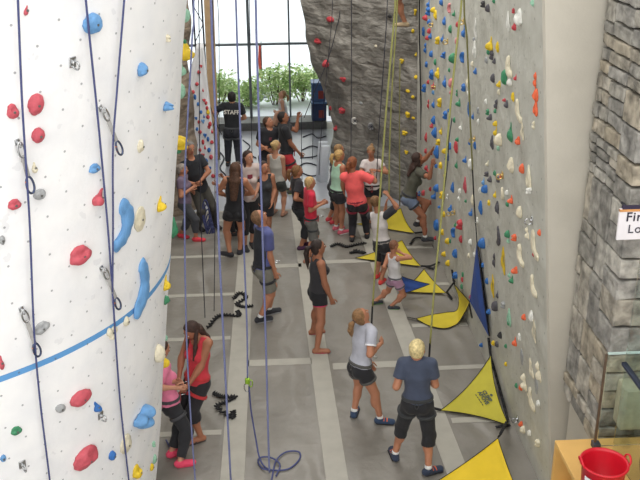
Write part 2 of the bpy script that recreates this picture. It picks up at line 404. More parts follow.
# outside
pave = mat('bleached_paving', (214, 220, 228), .8, var=.04, scale=1)
mb = MB(); mb.box(-40, 45, 22.76, 120, -.3, -.02); struct(mb.build('ground', pave, smooth=False))
leafm = bpy.data.materials.new('leaf_green'); leafm.use_nodes = True; n = NT(leafm); b = leafm.node_tree.nodes['Principled BSDF']
g = n.new('ShaderNodeNewGeometry'); leafm.node_tree.links.new(n.ramp(g.outputs['Random Per Island'], [(0, (140, 176, 104)), (.5, (186, 210, 142)), (1, (226, 236, 190))]), b.inputs['Base Color'])
b.inputs['Roughness'].default_value = .6
bark = mat('bush_stem', (96, 80, 60), .9)
def bush(x, y, w, h, seed, label):
    r = random.Random(seed); root = empty('garden_bush', (x, y, -.02)); tag(root, label, 'bush', 'bushes outside the window')
    mb = MB()
    blobs = [(x+r.uniform(-.5, .5)*w, y+r.uniform(-.2, .25), r.uniform(.25, .8)*h, r.uniform(.22, .36)*h) for _ in range(9)]
    for _ in range(1100):
        bx, by, bz, br = r.choice(blobs); d = nrm([r.gauss(0, 1), r.gauss(0, 1), r.gauss(0, 1)])*br*r.uniform(.55, 1.08)
        c = V3(bx, by, max(bz+d[2], .03))+V3(d[0]*1.3, d[1], 0); s = r.uniform(.03, .062)
        a = nrm([r.gauss(0, 1), r.gauss(0, 1), r.gauss(0, .6)]); b_ = nrm(np.cross(a, [r.gauss(0, 1), r.gauss(0, 1), r.gauss(0, 1)])); nn = np.cross(a, b_)
        mb.add([c-a*s*1.4, c+b_*s*.6-nn*s*.2, c+a*s*1.4, c-b_*s*.6-nn*s*.2], [(0, 1, 2), (0, 2, 3)])
    mb.build('foliage', leafm, root, smooth=False)
    mb = MB()
    for q in blobs[:6]: mb.tube(spline([V3(x+(q[0]-x)*.3, y, -.02), V3(x+(q[0]-x)*.7, y, q[2]*.5), V3(q[0], q[1], q[2])], 4), .014, 6)
    mb.build('stem', bark, root)
bl = ['loose green bush outside, left of the left window mullion', 'tall green bush outside behind the left window mullion', 'dense green bush outside between the two window mullions',
      'bright green bush outside behind the right window mullion', 'green bush outside beside the stacked blue bins']
for i, (x, y, w, h) in enumerate(((-1.3, 24.9, .5, .9), (-.5, 24.4, .42, .8), (.25, 24.6, .55, 1.1), (1.0, 24.9, .5, 1.05), (1.7, 24.4, .42, 1.1))): bush(x, y, w, h, 40+i, bl[i])
# red pennant outside
red_f = mat('red_cloth', (226, 92, 84), .8)
a = ony(259, 44, 25.5); c = ony(260, 78, 25.5); t = empty('feather_flag', (a[0]+.06, 25.5, -.02)); tag(t, 'narrow red feather flag standing outside the window', 'flag')
vs = []; fs = []
for i in range(13):
    z = c[2]+(a[2]-c[2])*i/12; w = .09*(1-.3*abs(i/6-1)); dy = .03*math.sin(i*.9)
    vs += [(a[0]+.05, 25.5+dy*.2, z), (a[0]+.05-w, 25.5+dy, z), (a[0]+.05-w, 25.51+dy, z), (a[0]+.05, 25.51+dy*.2, z)]
for i in range(12):
    for j in range(4): fs.append((i*4+j, i*4+(j+1) % 4, i*4+4+(j+1) % 4, i*4+4+j))
mesh_obj('pennant', vs, fs, red_f, t, t['_w'])
mb = MB(); mb.tube([(a[0]+.06, 25.5, -.02), (a[0]+.06, 25.5, a[2]+.1)], .012); mb.lathe((a[0]+.06, 25.5, -.02), [(.01, .04), (.16, .03), (.17, 0), (.01, 0)], 20); mb.build('pole', frame, t)

# far left: small white climbing tower, rock column and a leaning timber
vs = []; fs = []; NI, NJ = 14, 40
tz = 3.0
for j in range(NJ+1):
    z = tz*j/NJ; xr = -1.03-.14*(z/2.7)**1.0; xl = -1.95+.55*(z/2.7)**1.4
    if xl > xr-.12: xl = xr-.12
    for i in range(NI+1):
        s = i/NI; p = Vector((s*2, 7, z)); vs.append((xl+(xr-xl)*s, 17.5+.02*noise.noise(p*3)+.25*(1-s)*0, z))
    for i in range(NI+1):
        s = 1-i/NI; vs.append((xl+(xr-xl)*s, 17.75, z))
W2 = 2*(NI+1)
for j in range(NJ):
    for i in range(W2): q = j*W2; fs.append((q+i, q+(i+1) % W2, q+W2+(i+1) % W2, q+W2+i))
fs.append(tuple(NJ*W2+i for i in range(W2)))
struct(mesh_obj('wall_tower', vs, fs, mat('white_tower_panel', (228, 229, 233), .75, var=.06, scale=4, bump=.2, bscale=8)))
bvh_tower = BVHTree.FromPolygons([Vector(v) for v in vs], fs)
# rock column just behind the white tower
vs = []; fs = []; NA, NZ = 48, 90
for j in range(NZ+1):
    z = 8.*j/NZ
    for i in range(NA):
        a = 2*math.pi*i/NA; p = Vector((math.cos(a)*.6, math.sin(a)*.6, z*.8)); r = .62+.10*noise.noise(p*1.6)+.05*noise.noise(p*4)
        vs.append((-2.03+r*math.cos(a)+.03*max(z-2, 0), 16.75+r*math.sin(a), z))
for j in range(NZ):
    for i in range(NA): q = j*NA; fs.append((q+i, q+(i+1) % NA, q+NA+(i+1) % NA, q+NA+i))
struct(mesh_obj('wall_column', vs, fs, mat_rock('brown_rock', (112, 100, 88), (146, 132, 116))))
wood = mat('pale_timber', (196, 166, 130), .6, var=.15, scale=6)
mb = MB(); a = ony(206.5, -60, 19.8); c = ony(214.5, 150, 19.8); c[2] = 0.
d = nrm(a-c); mb.obox((a+c)/2, (1, 0, 0), (0, 1, 0), d, .10, .12, np.linalg.norm(a-c)/2, .01)
o = centre_build(mb, 'timber_post', wood, False); tag(o, 'tall pale timber post leaning beside the left edge of the window', 'post')
# truss behind the timber
steel = mat('dark_steel', (72, 74, 84), .5, .5)
root = empty('steel_truss', (-1.32, 18.6, 0)); tag(root, 'thin dark steel truss standing between rock column and timber post', 'truss')
for dx in (-.09, .09):
    mb = MB(); mb.tube([(-1.32+dx, 18.6, 0), (-1.32+dx, 18.6, 7.9)], .018, 8); mb.build('upright', steel, root)
for j in range(20):
    mb = MB(); z = .2+j*.38; s = 1 if j % 2 else -1; mb.tube([(-1.32-.09*s, 18.6, z), (-1.32+.09*s, 18.6, z+.36)], .01, 6); mb.build('brace', steel, root)

# stone pier on the right
stone_m = bpy.data.materials.new('cut_stone'); stone_m.use_nodes = True; n = NT(stone_m); b = stone_m.node_tree.nodes['Principled BSDF']; lk = stone_m.node_tree.links
g = n.new('ShaderNodeNewGeometry'); base = n.ramp(g.outputs['Random Per Island'], [(0, (150, 149, 146)), (.3, (176, 174, 168)), (.6, (184, 174, 156)), (.8, (196, 194, 188)), (1, (164, 163, 161))])
v2 = n.ramp(n.noise(g.outputs['Position'], 9, 8), [(.3, (120, 118, 114)), (.65, (255, 252, 246))])
mx = n.new('ShaderNodeMix'); mx.data_type = 'RGBA'; mx.blend_type = 'MULTIPLY'; mx.inputs['Factor'].default_value = .8
lk.new(base, mx.inputs['A']); lk.new(v2, mx.inputs['B']); lk.new(mx.outputs['Result'], b.inputs['Base Color']); b.inputs['Roughness'].default_value = .8
lk.new(n.bump(n.noise(g.outputs['Position'], 16, 9), .7, .035), b.inputs['Normal'])
r = random.Random(5); mb = MB()
PX, PY0, PY1, PZ0, PZ1 = 2.845, 6.5, 7.4, 1.44, 8.
mortar = MB(); mortar.box(PX+.02, 5.55, PY0+.02, PY1, PZ0, PZ1)
def stone(cx, cy, cz, hx, hy, hz, outn):
    m = MB(); m.obox((0, 0, 0), (1, 0, 0), (0, 1, 0), (0, 0, 1), hx, hy, hz, .012)
    bm = bmesh.new(); vv = [bm.verts.new(v) for v in m.v]
    for f in m.f: bm.faces.new([vv[i] for i in f])
    bmesh.ops.subdivide_edges(bm, edges=[e for e in bm.edges if e.calc_length() > .05], cuts=3, use_grid_fill=True)
    bm.verts.index_update(); P = [Vector(v.co) for v in bm.verts]; out = []
    off = Vector((cx*3, cy*3, cz*3)); tilt = r.uniform(-.06, .06)
    for p in P:
        q = p.copy(); nn = noise.noise((p+off)*6)*.013+noise.noise((p+off)*17)*.011
        q += p.normalized()*nn*.8; q.z += tilt*(p.y if outn == 'x' else p.x)
        out.append((q.x+cx, q.y+cy, q.z+cz))
    mb.add(out, [[v.index for v in f.verts] for f in bm.faces]); bm.free()
z = PZ0
while z < PZ1-.05:
    H = r.choice((.08, .11, .36, .44, .15, .52, .28)); H = min(H, PZ1-z)
    def fill(u0, u1, z0, z1, place):
        u = u0
        thin = r.random() < .35 and z1-z0 > .3
        while u < u1-.04:
            w = min(r.uniform(.16, .42) if (z1-z0) > .14 else r.uniform(.22, .5), u1-u)
            if u1-(u+w) < .08: w = u1-u
            if z1-z0 > .28 and (thin or r.random() < .5):
                zz = z0
                for fr in ((.27, .52, .76, 1.) if thin else (r.uniform(.3, .7), 1.)):
                    ze = z0+(z1-z0)*fr; place(u, u+w, zz, ze); zz = ze
            else: place(u, u+w, z0, z1)
            u += w
    fill(PX-.02+.3, 5.5, z, z+H, lambda a, b_, c, d: stone((a+b_)/2, PY0+.02, (c+d)/2, (b_-a)/2-.009, .07+r.uniform(0, .03), (d-c)/2-.009, 'y'))
    fill(PY0+.28, PY1+.02, z, z+H, lambda a, b_, c, d: stone(PX+.04, (a+b_)/2, (c+d)/2, .06+r.uniform(0, .025), (b_-a)/2-.009, (d-c)/2-.009, 'x'))
    for k in range(1 if H < .28 else 2):   # corner stones show on both faces
        hh = H/(1 if H < .28 else 2); stone(PX+.13, PY0+.11, z+hh*(k+.5), .165, .17, hh/2-.009, 'y')
    z += H
o = struct(mb.build('wall_pier', stone_m, smooth=False))
po = mortar.build('wall_pier_core', mat('grey_mortar', (70, 67, 62), .9), smooth=False); struct(po)
mb = MB(); mb.box(PX+.06, 5.5, PY0+.14, PY1, 0, PZ0); struct(mb.build('wall_plinth', conc, smooth=False))
mb = MB(); mb.box(2.36, 5.5, 3.9, 6.36, 0, .85); struct(mb.build('floor_upper', mat('brown_floor', (120, 104, 86), .5), smooth=False))

# =================================================================== CLIMBING HOLDS
def hold_shape(kind, seed):
    """unit hold: x across, y up, z out of the wall; back cut flat at z = 0"""
    r = random.Random(seed*31+7); ex = ((1, 0, 0), (0, 1, 0), (0, 0, 1)); P = []; S = []
    if kind == 'R':   # rounded sloper with a dimple
        P = [elli((0, 0, .1), ex, (.5, .5, .85)), elli((r.uniform(-.1, .1), -.12, .25), ex, (.36, .3, .72))]; S = [elli((.05, .3, 1.05), ex, (.22, .12, .3))]
    elif kind == 'J':  # jug: a fat lip with a scooped pocket above
        P = [elli((0, -.12, .15), ex, (.5, .36, .85)), elli((0, .16, .05), ex, (.4, .34, .45))]; S = [elli((0, .2, .95), ex, (.32, .2, .5))]
    elif kind == 'C':  # crescent
        for i in range(7):
            t = -1.15+2.3*i/6; w = .13+.1*math.cos(t); P.append(elli((.42-.62*math.cos(t), .45*math.sin(t)/.92, .12), ex, (w+.05, .17, .55+.3*math.cos(t))))
    elif kind == 'D':  # teardrop
        P = [cap((0, -.24, .12), (.02, .36, .05), .27, .1), elli((0, -.2, .2), ex, (.3, .28, .75))]
    elif kind == 'W':  # wedge with flat faces
        P = [elli((0, 0, 0), ex, (.52, .55, 1.1))]
    elif kind == 'K':  # cluster of knobs
        for i in range(3):
            a = r.uniform(0, 1)+i*2.1; P.append(elli((.26*math.cos(a), .24*math.sin(a), .12), ex, (.25, .26, r.uniform(.55, .95))))
    elif kind == 'L':  # long bar with two bumps
        P = [cap((-.08, -.4, .1), (.05, .4, .1), .16, .12), elli((-.05, -.2, .2), ex, (.24, .22, .7)), elli((.06, .25, .18), ex, (.2, .18, .55))]
    elif kind == 'O':  # open triangle, hollow centre
        P = [cap((-.1, .46, .1), (-.3, -.2, .3), .1, .16), cap((-.3, -.2, .3), (.2, -.44, .2), .16, .14), cap((.2, -.44, .2), (.1, .3, .1), .12, .08), cap((.1, .3, .1), (-.1, .46, .1), .08, .1)]
    elif kind == 'H':  # horn / leaf: flat-backed fin with a hollow face
        P = [ecap((0, .42, .1), (0, -.1, .2), (1, 0, 0), .12, .25, .34, .6), ecap((0, -.1, .2), (.1, -.42, .1), (1, 0, 0), .34, .6, .14, .3)]; S = [elli((.05, -.02, .95), ex, (.16, .3, .45))]
    elif kind == 'F':  # flat volume, thin
        P = [ecap((0, .42, 0), (0, -.42, 0), (1, 0, 0), .2, .5, .2, .5), elli((0, 0, 0), ex, (.4, .5, .5))]
    cuts = [(V3(0, 0, 0), V3(0, 0, -1))]
    if kind == 'W':
        for _ in range(5):
            a = r.uniform(0, 6.28); cuts.append((V3(.3*math.cos(a), .34*math.sin(a), .55), nrm(V3(math.cos(a), math.sin(a), .7))))
    off = seed*3.3
    def post(V, X):
        q = X.reshape(-1, 3); nn = .035*np.sin(q[:, 0]*7+off)*np.sin(q[:, 1]*6+off*2)*np.sin(q[:, 2]*5+1)+.018*np.sin(q[:, 0]*15+off)*np.sin(q[:, 1]*17)
        return V+nn.reshape(V.shape)
    v, f = nets(P, .055, .12, cuts, S, post); v = v*1.; v[:, 2] = np.maximum(v[:, 2], -.01); return v, f
HC = dict(R=('red', (188, 66, 74)), B=('blue', (52, 108, 178)), Y=('yellow', (222, 190, 44)), G=('green', (62, 134, 96)), W=('white', (226, 226, 220)),
          C=('cream', (222, 214, 190)), D=('charcoal', (84, 82, 88)), O=('orange', (226, 104, 66)), P=('pink', (206, 132, 134)), N=('grey', (160, 162, 164)),
          S=('pale green', (150, 196, 170)), T=('black', (52, 52, 54)), M=('rose red', (192, 84, 96)), L=('light blue', (104, 154, 204)))
KN = dict(R='rounded', J='scooped', C='crescent', D='teardrop', W='wedge', K='knobbly', L='long', O='hollow triangular', H='leaf-shaped', F='flat')
_hs = {}
def hold_mesh(kind, col, seed):
    key = (kind, col, seed)
    if key not in _hs:
        v, f = hold_shape(kind, seed); me = bpy.data.meshes.new('climbing_hold'); me.from_pydata([tuple(x) for x in v], [], [tuple(q) for q in f.tolist()])
        me.materials.append(mat('hold_'+HC[col][0].replace(' ', '_'), HC[col][1], .55, var=.16, scale=3, bump=.25, bscale=14)); me.shade_smooth(); _hs[key] = me
    return _hs[key]
boltm = mat('hold_bolt', (120, 120, 118), .4, .8)
mbolt = MB(); mbolt.lathe((0, 0, 0), [(.001, .0), (.5, .0), (.5, .35), (.42, .45), (.22, .45), (.2, .25), (.001, .25)], 12); _bo = mbolt.build('bolt_proto', boltm); bolt_me = _bo.data; bpy.data.objects.remove(_bo)
HOLDS = []
def cast(b, x, y):
    d = Vector(nrm(ray(x, y))); loc, nn, idx, dist = b.ray_cast(Vector(CO), d)
    if loc is None: return None
    if nn.dot(d) > 0: nn = -nn
    return np.array(loc), np.array(nn), dist
def set_hold(b, wall, x, y, w, h, col, kind, roll=0., prot=None, bolt=False):
    c = cast(b, x, y)
    if c is None: print('hold misses', x, y); return
    loc, nn, dist = c; z = V3(0, 0, 1); up = nrm(z-nn*(z@nn)); sx = np.cross(up, nn)
    mpp = dist/CF; H = h*mpp/max(.5, abs(CU@up)); Wm = w*mpp
    d = nrm(ray(x, y)); vis = abs(nn@d)        # 1 = seen face-on, 0 = edge-on
    if vis > .55: L = .78*Wm/max(.6, vis); H *= .78; D = min(.5*min(L, H), .10)
    else:
        L = min(max(H*.8, .05), .24); D = max((Wm-L*vis*.9), .03)/math.sqrt(1-vis*vis); D = min(D, .16, max(.04, H*.9)); L = max(L, min((Wm-D*.9)/max(vis, .2), .3)) if Wm > D+L*vis else L
        # shift: the hold sticks out towards the camera's left, keep its middle on the pixel
        t = cast(b, x-math.copysign(.42*D/mpp*math.sqrt(1-vis*vis), nn@CR), y)
        if t is not None: loc, nn, dist = t
    if prot: D = prot
    seed = len(HOLDS) % 3
    o = bpy.data.objects.new('climbing_hold', hold_mesh(kind, col, seed)); COL.objects.link(o)
    c_, s_ = math.cos(math.radians(roll)), math.sin(math.radians(roll)); ax = sx*c_+up*s_; ay = -sx*s_+up*c_
    # size along rotated axes
    Lx, Ly = (L, H) if abs(s_) < .7 else (H, L)
    M = Matrix(((ax[0]*Lx, ay[0]*Ly, nn[0]*D, loc[0]), (ax[1]*Lx, ay[1]*Ly, nn[1]*D, loc[1]), (ax[2]*Lx, ay[2]*Ly, nn[2]*D, loc[2]), (0, 0, 0, 1)))
    o.matrix_world = M
    if bolt and kind in 'RJDWKHL':
        # bolt head, in the hold's own unit space; sits where the surface is
        bt = BVHTree.FromPolygons([v.co for v in o.data.vertices], [p.vertices for p in o.data.polygons])
        q = bt.ray_cast(Vector((.0, .0, 3)), Vector((0, 0, -1)))
        if q[0] is not None:
            bo = bpy.data.objects.new('bolt', bolt_me); COL.objects.link(bo); bo.parent = o
            bo.matrix_local = Matrix.Translation((q[0].x, q[0].y, q[0].z-.02)) @ Matrix.Diagonal((.018/Lx, .018/Ly, .012/D, 1))
    sz = max(L, H); HOLDS.append(dict(o=o, x=x, y=y, w=w, h=h, col=HC[col][0], kind=KN[kind], wall=wall, sz=sz))
def bulk(b, wall, txt, **kw):
    for ln in txt.strip().replace('\n', ';').split(';'):
        p = ln.split()
        if len(p) < 6: continue
        set_hold(b, wall, float(p[0]), float(p[1]), float(p[2]), float(p[3]), p[4], p[5], float(p[6]) if len(p) > 6 else 0, **kw)
WL, WR, WK, WT = 'white curved wall', 'grey right wall', 'rock wall', 'small white tower'
bulk(bvh_left, WL, '''26 10 8 11 M D -20; 91 23 20 22 L R; 143 69 12 12 L R -30; 169 106 13 12 L L -50; 12 111 13 17 M J 10; 35 104 17 24 M R -25; 37.5 135 14 17 M R -25; 73 61 6 7 N K
168.5 38 6 7 C K; 34 167 10 13 C D; 39 194 13 12 N R; 14 204 14 12 M J; 94 168 12 11 L J; 98 196 14 22 M D -35; 125 224 20 39 L C 165; 141 219 11 22 C W; 141.5 146 8 11 C W; 162.5 203 12 15 Y D -30
79 254 22 22 M J 10; 143 288 15 46 L C 170; 2 240 6 11 N R; 167.5 282 8 15 Y D -30; 167 300 6 8 G W; 41 327 16 13 N J 20; 113 332 12 15 C K; 127 321 7 9 C R; 160 353.5 11 17 C R
80 397 20 18 M R; 98 406 11 12 B D 20; 60 408 10 10 N R -30; 16 430 10 10 G J; 146.5 417 25 20 L K; 127 444 11 18 C W; 113 455 8 9 B R; 84.5 457 21 24 M W 20; 138 471 10 13 Y J; 152 467 4 7 Y R
155 459 4 9 S R; 154 444 4 6 S K; 1 362 8 19 M D; 3 458 5 9 L R''', bolt=True)
# holds that stick out past the tower's right edge
def edge_hold(px, py, w, h, col, kind, roll=0):
    d = ray(px, py); d2 = d[:2]/np.linalg.norm(d[:2]); t = LC[:2]@d2; z = CH+d[2]/np.linalg.norm(d[:2])*t
    side = V3(d2[1], -d2[0], 0); P = LC+side*(lrad(z)-.01); P[2] = z; nn = nrm(side-V3(0, 0, .12)-V3(d2[0], d2[1], 0)*.25)
    dist = np.linalg.norm(P-CO); mpp = dist/CF; H = h*mpp*1.05; D = w*mpp; up = nrm(V3(0, 0, 1)-nn*nn[2]); sx = np.cross(up, nn); L = max(D*.8, H*.6)
    P = P-V3(d2[0], d2[1], 0)*lrad(z)*.0
    o = bpy.data.objects.new('climbing_hold', hold_mesh(kind, col, len(HOLDS) % 3)); COL.objects.link(o)
    c_, s_ = math.cos(math.radians(roll)), math.sin(math.radians(roll)); ax = sx*c_+up*s_; ay = -sx*s_+up*c_
    o.matrix_world = Matrix(((ax[0]*L, ay[0]*H, nn[0]*D, P[0]), (ax[1]*L, ay[1]*H, nn[1]*D, P[1]), (ax[2]*L, ay[2]*H, nn[2]*D, P[2]), (0, 0, 0, 1)))
    HOLDS.append(dict(o=o, x=px, y=py, w=w, h=h, col=HC[col][0], kind=KN[kind], wall=WL, sz=H))
for e in ((188, 15, 6, 13, 'S', 'R'), (185.5, 51, 13, 17, 'Y', 'J', -20), (183, 68, 6, 14, 'S', 'D'), (181, 91, 6, 15, 'S', 'R'), (185, 41, 5, 5, 'G', 'K'), (180, 142, 14, 15, 'Y', 'K'), (172, 149, 6, 10, 'G', 'R'), (176, 56, 5, 8, 'G', 'W'),
          (174, 227, 9, 20, 'G', 'H'), (162, 338, 4, 7, 'S', 'R'), (163.5, 359, 8, 17, 'Y', 'D', -20)): edge_hold(*e)
bulk(bvh_right, WR, '''428 3 4 7 B D; 441 2 4 6 B R; 449 8 4 7 P C; 453.5 13 4 6 G D; 428 11 5 8 B K; 433 10 5 5 Y R; 435 15 4 8 Y W; 425 16 6 8 R D; 429 22 4 5 B R; 444 21 4 8 B J; 450 29 4 7 G R; 423 31 4 9 B K; 429 31 4 5 R R; 430 36 4 5 B J
427 38 4 4 R R; 437 40 6 8 Y K; 442 38 4 8 B D; 425 48 4 10 B L; 431 54 4 6 B R; 443 55 6 8 B L -30; 426 64 4 6 B K; 435 62 3 6 G R; 437 73 5 10 Y J; 431 74 6 10 B K; 444 81 5 11 B D 20; 449 70 2 4 G R; 428 82 3 4 R R; 432.5 85 4 7 R D
424 88 5 8 B K; 433 92 3 5 L R; 439 102 6 10 Y K; 433 103 4 9 B D; 428 104 3 9 R L; 449 109 4 7 B D; 445 115 5 8 B K; 433 120 5 7 B W; 431.5 125.5 4 5 R J; 434 132.5 6 9 B W; 440.5 130.5 4 8 Y D -20; 425.5 137 4 8 R H
438 142 5 6 Y K; 436 152 6 11 B W; 425.5 151 3 5 R R; 431 153 3 4 R R; 444 151 5 5 Y R; 449 146 5 7 B J; 447 157 5 7 B K; 440 165 5 7 Y K; 436 166 3 4 B R; 426 168 4 5 R R; 427 172 4 5 R J; 445 174 4 7 Y D; 430 189 3 4 R R
436 188 6 7 B R; 433.5 195 6 8 B D; 442 195 6 8 Y K; 447 197 3 8 W L -20; 423 193 4 6 R R; 418.5 193.5 4 5 B J; 430 202.5 3 4 R R; 439 207 3 3 B R; 450 208.5 5 7 B J; 443.5 214 4 6 Y K; 436 225 6 11 B R; 426 230 3 4 R R
457 24.5 3 5 R R; 463 31 5 11 B D; 475 29 5 17 W O; 474 49 6 14 W H; 474 39 2 4 N R; 483 4 5 6 T K; 487.5 8 5 7 D R; 493.5 1 3 4 G W; 489 43 9 13 Y D; 497 47 4 9 Y W; 488 52 3 5 G R; 491.5 55 5 9 D K; 486 60 3 6 N R
462 57 5 8 B C; 452 58 7 9 G R; 456 41 2 6 P R; 472 64 3 5 C R; 494 61 4 5 D J; 475 71 4 6 B J; 450.5 83 5 9 P R; 450.5 92 3 5 P J; 463 87 6 8 B K; 467 80 4 14 C D; 468.5 92 4 8 W J; 458 102 6 8 G D; 456.5 93 3 7 G L
492.5 78 5 8 D R; 485.5 101.5 3 5 W R; 495.5 104 5 10 D L -15; 487.5 112 4 6 G K; 489.5 117 6 6 D J; 495 111 2 4 G R; 469 109 3 13 B C; 472.5 115.5 3 7 B D; 477.5 110 2 7 N K
532 2.5 3 6 S W; 513 10.5 4 5 R K; 518 17 9 15 W J; 507.5 21 5 16 W H; 514 26 5 8 R J; 504 77 7 14 G R; 508.5 68 7 17 C C 40; 509.5 82 6 7 W R; 515 77 4 6 R D; 498.5 84 5 6 Y J; 498.5 92 3 5 C R; 512.5 97 4 8 Y W
504 100 4 3 R R; 506 104 5 7 D J; 534.5 80 5 14 O L; 535 95 7 11 O W; 535 108 7 13 O H; 518 112 6 19 C C 40; 460 126.5 4 7 W D; 454 120 3 5 G R; 455.5 147 5 11 R W; 457 139.5 4 4 G R; 464.5 159 5 7 B D; 469.5 164 5 9 W W
456 164 4 8 G D; 478 121.5 3 5 W R; 474.5 145.5 3 7 B W; 469.5 143 3 4 B R; 495 123.5 5 5 Y R; 495 131 5 9 Y D; 491.5 142 5 12 D H; 498 139.5 9 11 C R; 487 163 4 6 C D; 486.5 174 5 5 D K; 494.5 173 2 5 G R; 498 148 3 5 S R
509.5 131 8 19 G D; 521.5 131 6 14 C O; 517.5 140.5 6 8 O J; 510 165 8 13 C W; 521.5 168.5 6 9 O R; 533 125 2 8 C L; 452 187 5 9 B H; 464.5 184.5 5 14 M H; 459.5 191 3 5 W R; 458.5 197 3 7 W D; 472 200 4 9 C W
470.5 212 5 8 B D; 480 207.5 5 12 B W; 483 181 4 8 L D; 484.5 189 7 8 B R; 479.5 190 3 5 W W; 489.5 179 5 6 D J; 498 179.5 4 6 D R; 494.5 194 4 7 Y D; 488.5 202.5 4 6 Y K; 496.5 207 6 11 D H; 459.5 224.5 7 10 R K; 455 224 3 6 G D
476.5 220 4 6 W J; 465.5 201 2 3 G R; 528 178 8 23 C H; 528.5 190 8 7 W K; 502 194 4 10 C C 170; 506.5 192.5 4 5 W R; 510 199 7 8 O D 30; 507 204 3 5 G R; 519 212 7 11 C R; 501 176.5 3 4 O R
498 237 4 16 D C 170; 507 234 6 7 G R; 508 241 3 4 S R; 514 237.5 6 7 O K; 526.5 233 6 11 C L 40; 534 246 7 24 C C 42; 539 232.5 4 6 O R; 534 253.5 4 7 R R; 520 256 7 18 C C 42; 502.5 260 7 22 Y O; 493.5 260 4 14 D L; 514.5 270 7 7 O J
511 279 6 8 G D; 509 274 3 7 S D; 492 286 6 18 Y O; 497 294 3 8 D D; 533 287 6.5 18 C C 42; 494.5 306 7 10 D R; 503 305 5 7 N K; 508.5 317 6 16 S H; 509 323 4 5 G R; 523.5 317 5 6 O R; 530.5 316 6 10 W W; 533.5 331 6 18 C O; 499.5 335 5 6 T W
514 341 6 9 O D 20; 519 337 4 7 W W; 493 343 4 5 Y R; 496.5 344 4 6 D R; 490 346 3 5 B R; 505.5 346 2 4 G R; 505.5 364 3 4 Y R; 521 357 3 13 N F; 530 368 8 16 C O 35; 537.5 371.5 8 18 C L 40; 523 382 9 15 C L 40; 516 385.5 3 5 G R
520.5 387.5 4 6 O R; 535.5 385 4 15 N F; 529 394 4 5 C R; 531 400 6 18 C C 42; 538 403 4 6 W R; 520.5 424 5 5 O W; 522.5 429.5 6 7 C R; 529 433 4 6 W R; 537.5 443 6 8 C K
442 232 4 6 Y R; 453 232 5 8 B C; 460.5 239 4 7 R R; 447 241 5 6 Y R; 450 241 2 4 G R; 470 242 4 6 W R; 443.5 254 5 5 Y R; 454.5 253.5 6 8 B W; 447.5 263 5 6 Y R; 454.5 275 7 7 B K; 462.5 274.5 2 5 G R; 462 279.5 2 5 R R; 468.5 255.5 3 5 C R
474 252.5 3 9 W D; 481.5 243 8 10 B R; 486.5 281 4 6 B R; 482.5 265 3 5 B R; 488.5 311.5 5 5 B R; 470 297 2 4 M R; 461.5 286.5 3 5 G R; 481 345 4 4 B R; 435 238 3 4 R R''')
bulk(bvh_rock, WK, '''330.5 19.5 9 7 R R; 318 41 8 6 R J; 325 63 8 6 R R; 343.5 79 7 6 R K; 330 108 3 4 R R; 341 110 9 6 R K; 336 127.5 6 8 R D; 415.5 12 4 8 Y K; 413 31 4 5 Y R; 416 54 4 6 Y D; 402 61 6 6 Y K; 416 77 5 5 Y J; 408 91 5 4 Y R
413 97 4 4 Y R; 407 114 6 6 Y K; 413.5 118 4 3 Y R; 405 133 8 6 Y K; 406.5 152 5 6 Y K; 390 16 4 4 T R; 361 103 4 3 N R; 376 46 3 3 C R''')
tw = '''193 92 R; 199 72 R; 201 66 R; 197 84 R; 203 90 R; 195 97 B; 190 106 Y; 198 104 B; 204 100 R; 206 103 R; 192 112 R; 207 108 R; 201 112 B; 208 112 Y; 196 118 B; 190 120 Y; 204 116 B; 208 117 R; 199 122 R; 193 124 R; 203 121 L; 210 124 R; 212 131 R; 209 127 R
197 129 B; 191 133 Y; 205 135 B; 200 132 R; 195 137 R; 203 142 R; 208 139 B; 212 142 R; 190 142 Y; 196 145 B; 205 147 R; 200 150 R; 209 150 B; 193 152 R; 203 155 R; 211 157 M; 198 159 Y; 206 161 B; 190 160 R; 202 167 R; 210 168 B; 196 170 Y; 206 175 R; 213 176 R'''
for i, t in enumerate(tw.replace('\n', ';').split(';')):
    x, y, c = t.split(); set_hold(bvh_tower, WT, float(x), float(y), random.choice((3.5, 4.5)), random.choice((4.5, 6)), c, 'RJKRDW'[i % 6])
# labels: find words that single each hold out
def rel(a, b):
    dx, dy = b['x']-a['x'], b['y']-a['y']
    if abs(dy) >= abs(dx)*.8: return 'below' if dy < 0 else 'above'
    return 'right of' if dx < 0 else 'left of'
SZ = lambda h: 'small' if h['sz'] < .085 else ('large' if h['sz'] > .2 else 'mid-sized')
def desc(h): return '%s %s' % (h['col'], h['kind'])
used = {}
def lane(h):
    y = h['y']; return 'high on' if y < 90 else ('midway up' if y < 260 else 'low on')
for h in HOLDS:
    nb = sorted((q for q in HOLDS if q is not h and q['wall'] == h['wall']), key=lambda q: (q['x']-h['x'])**2+(q['y']-h['y'])**2)[:7]
    base = '%s %s climbing hold' % (SZ(h), desc(h)); cands = [base+' '+lane(h)+' the '+h['wall']]
    cands += [base+' %s a %s one on the %s' % (rel(h, q), desc(q), h['wall']) for q in nb[:4]]
    cands += ['%s climbing hold %s a %s one and %s a %s one' % (desc(h), rel(h, p), desc(p), rel(h, q), desc(q)) for i, p in enumerate(nb) for q in nb[i+1:]]
    h['c'] = cands
cnt = {}
for h in HOLDS:
    for c in set(h['c']): cnt[c] = cnt.get(c, 0)+1
for h in HOLDS:
    ok = [c for c in h['c'] if cnt[c] == 1 and len(c.split()) <= 16 and c not in used]
    lab = ok[0] if ok else h['c'][1]; used[lab] = 1
    tag(h['o'], lab, 'climbing hold', 'climbing holds on the '+h['wall'])

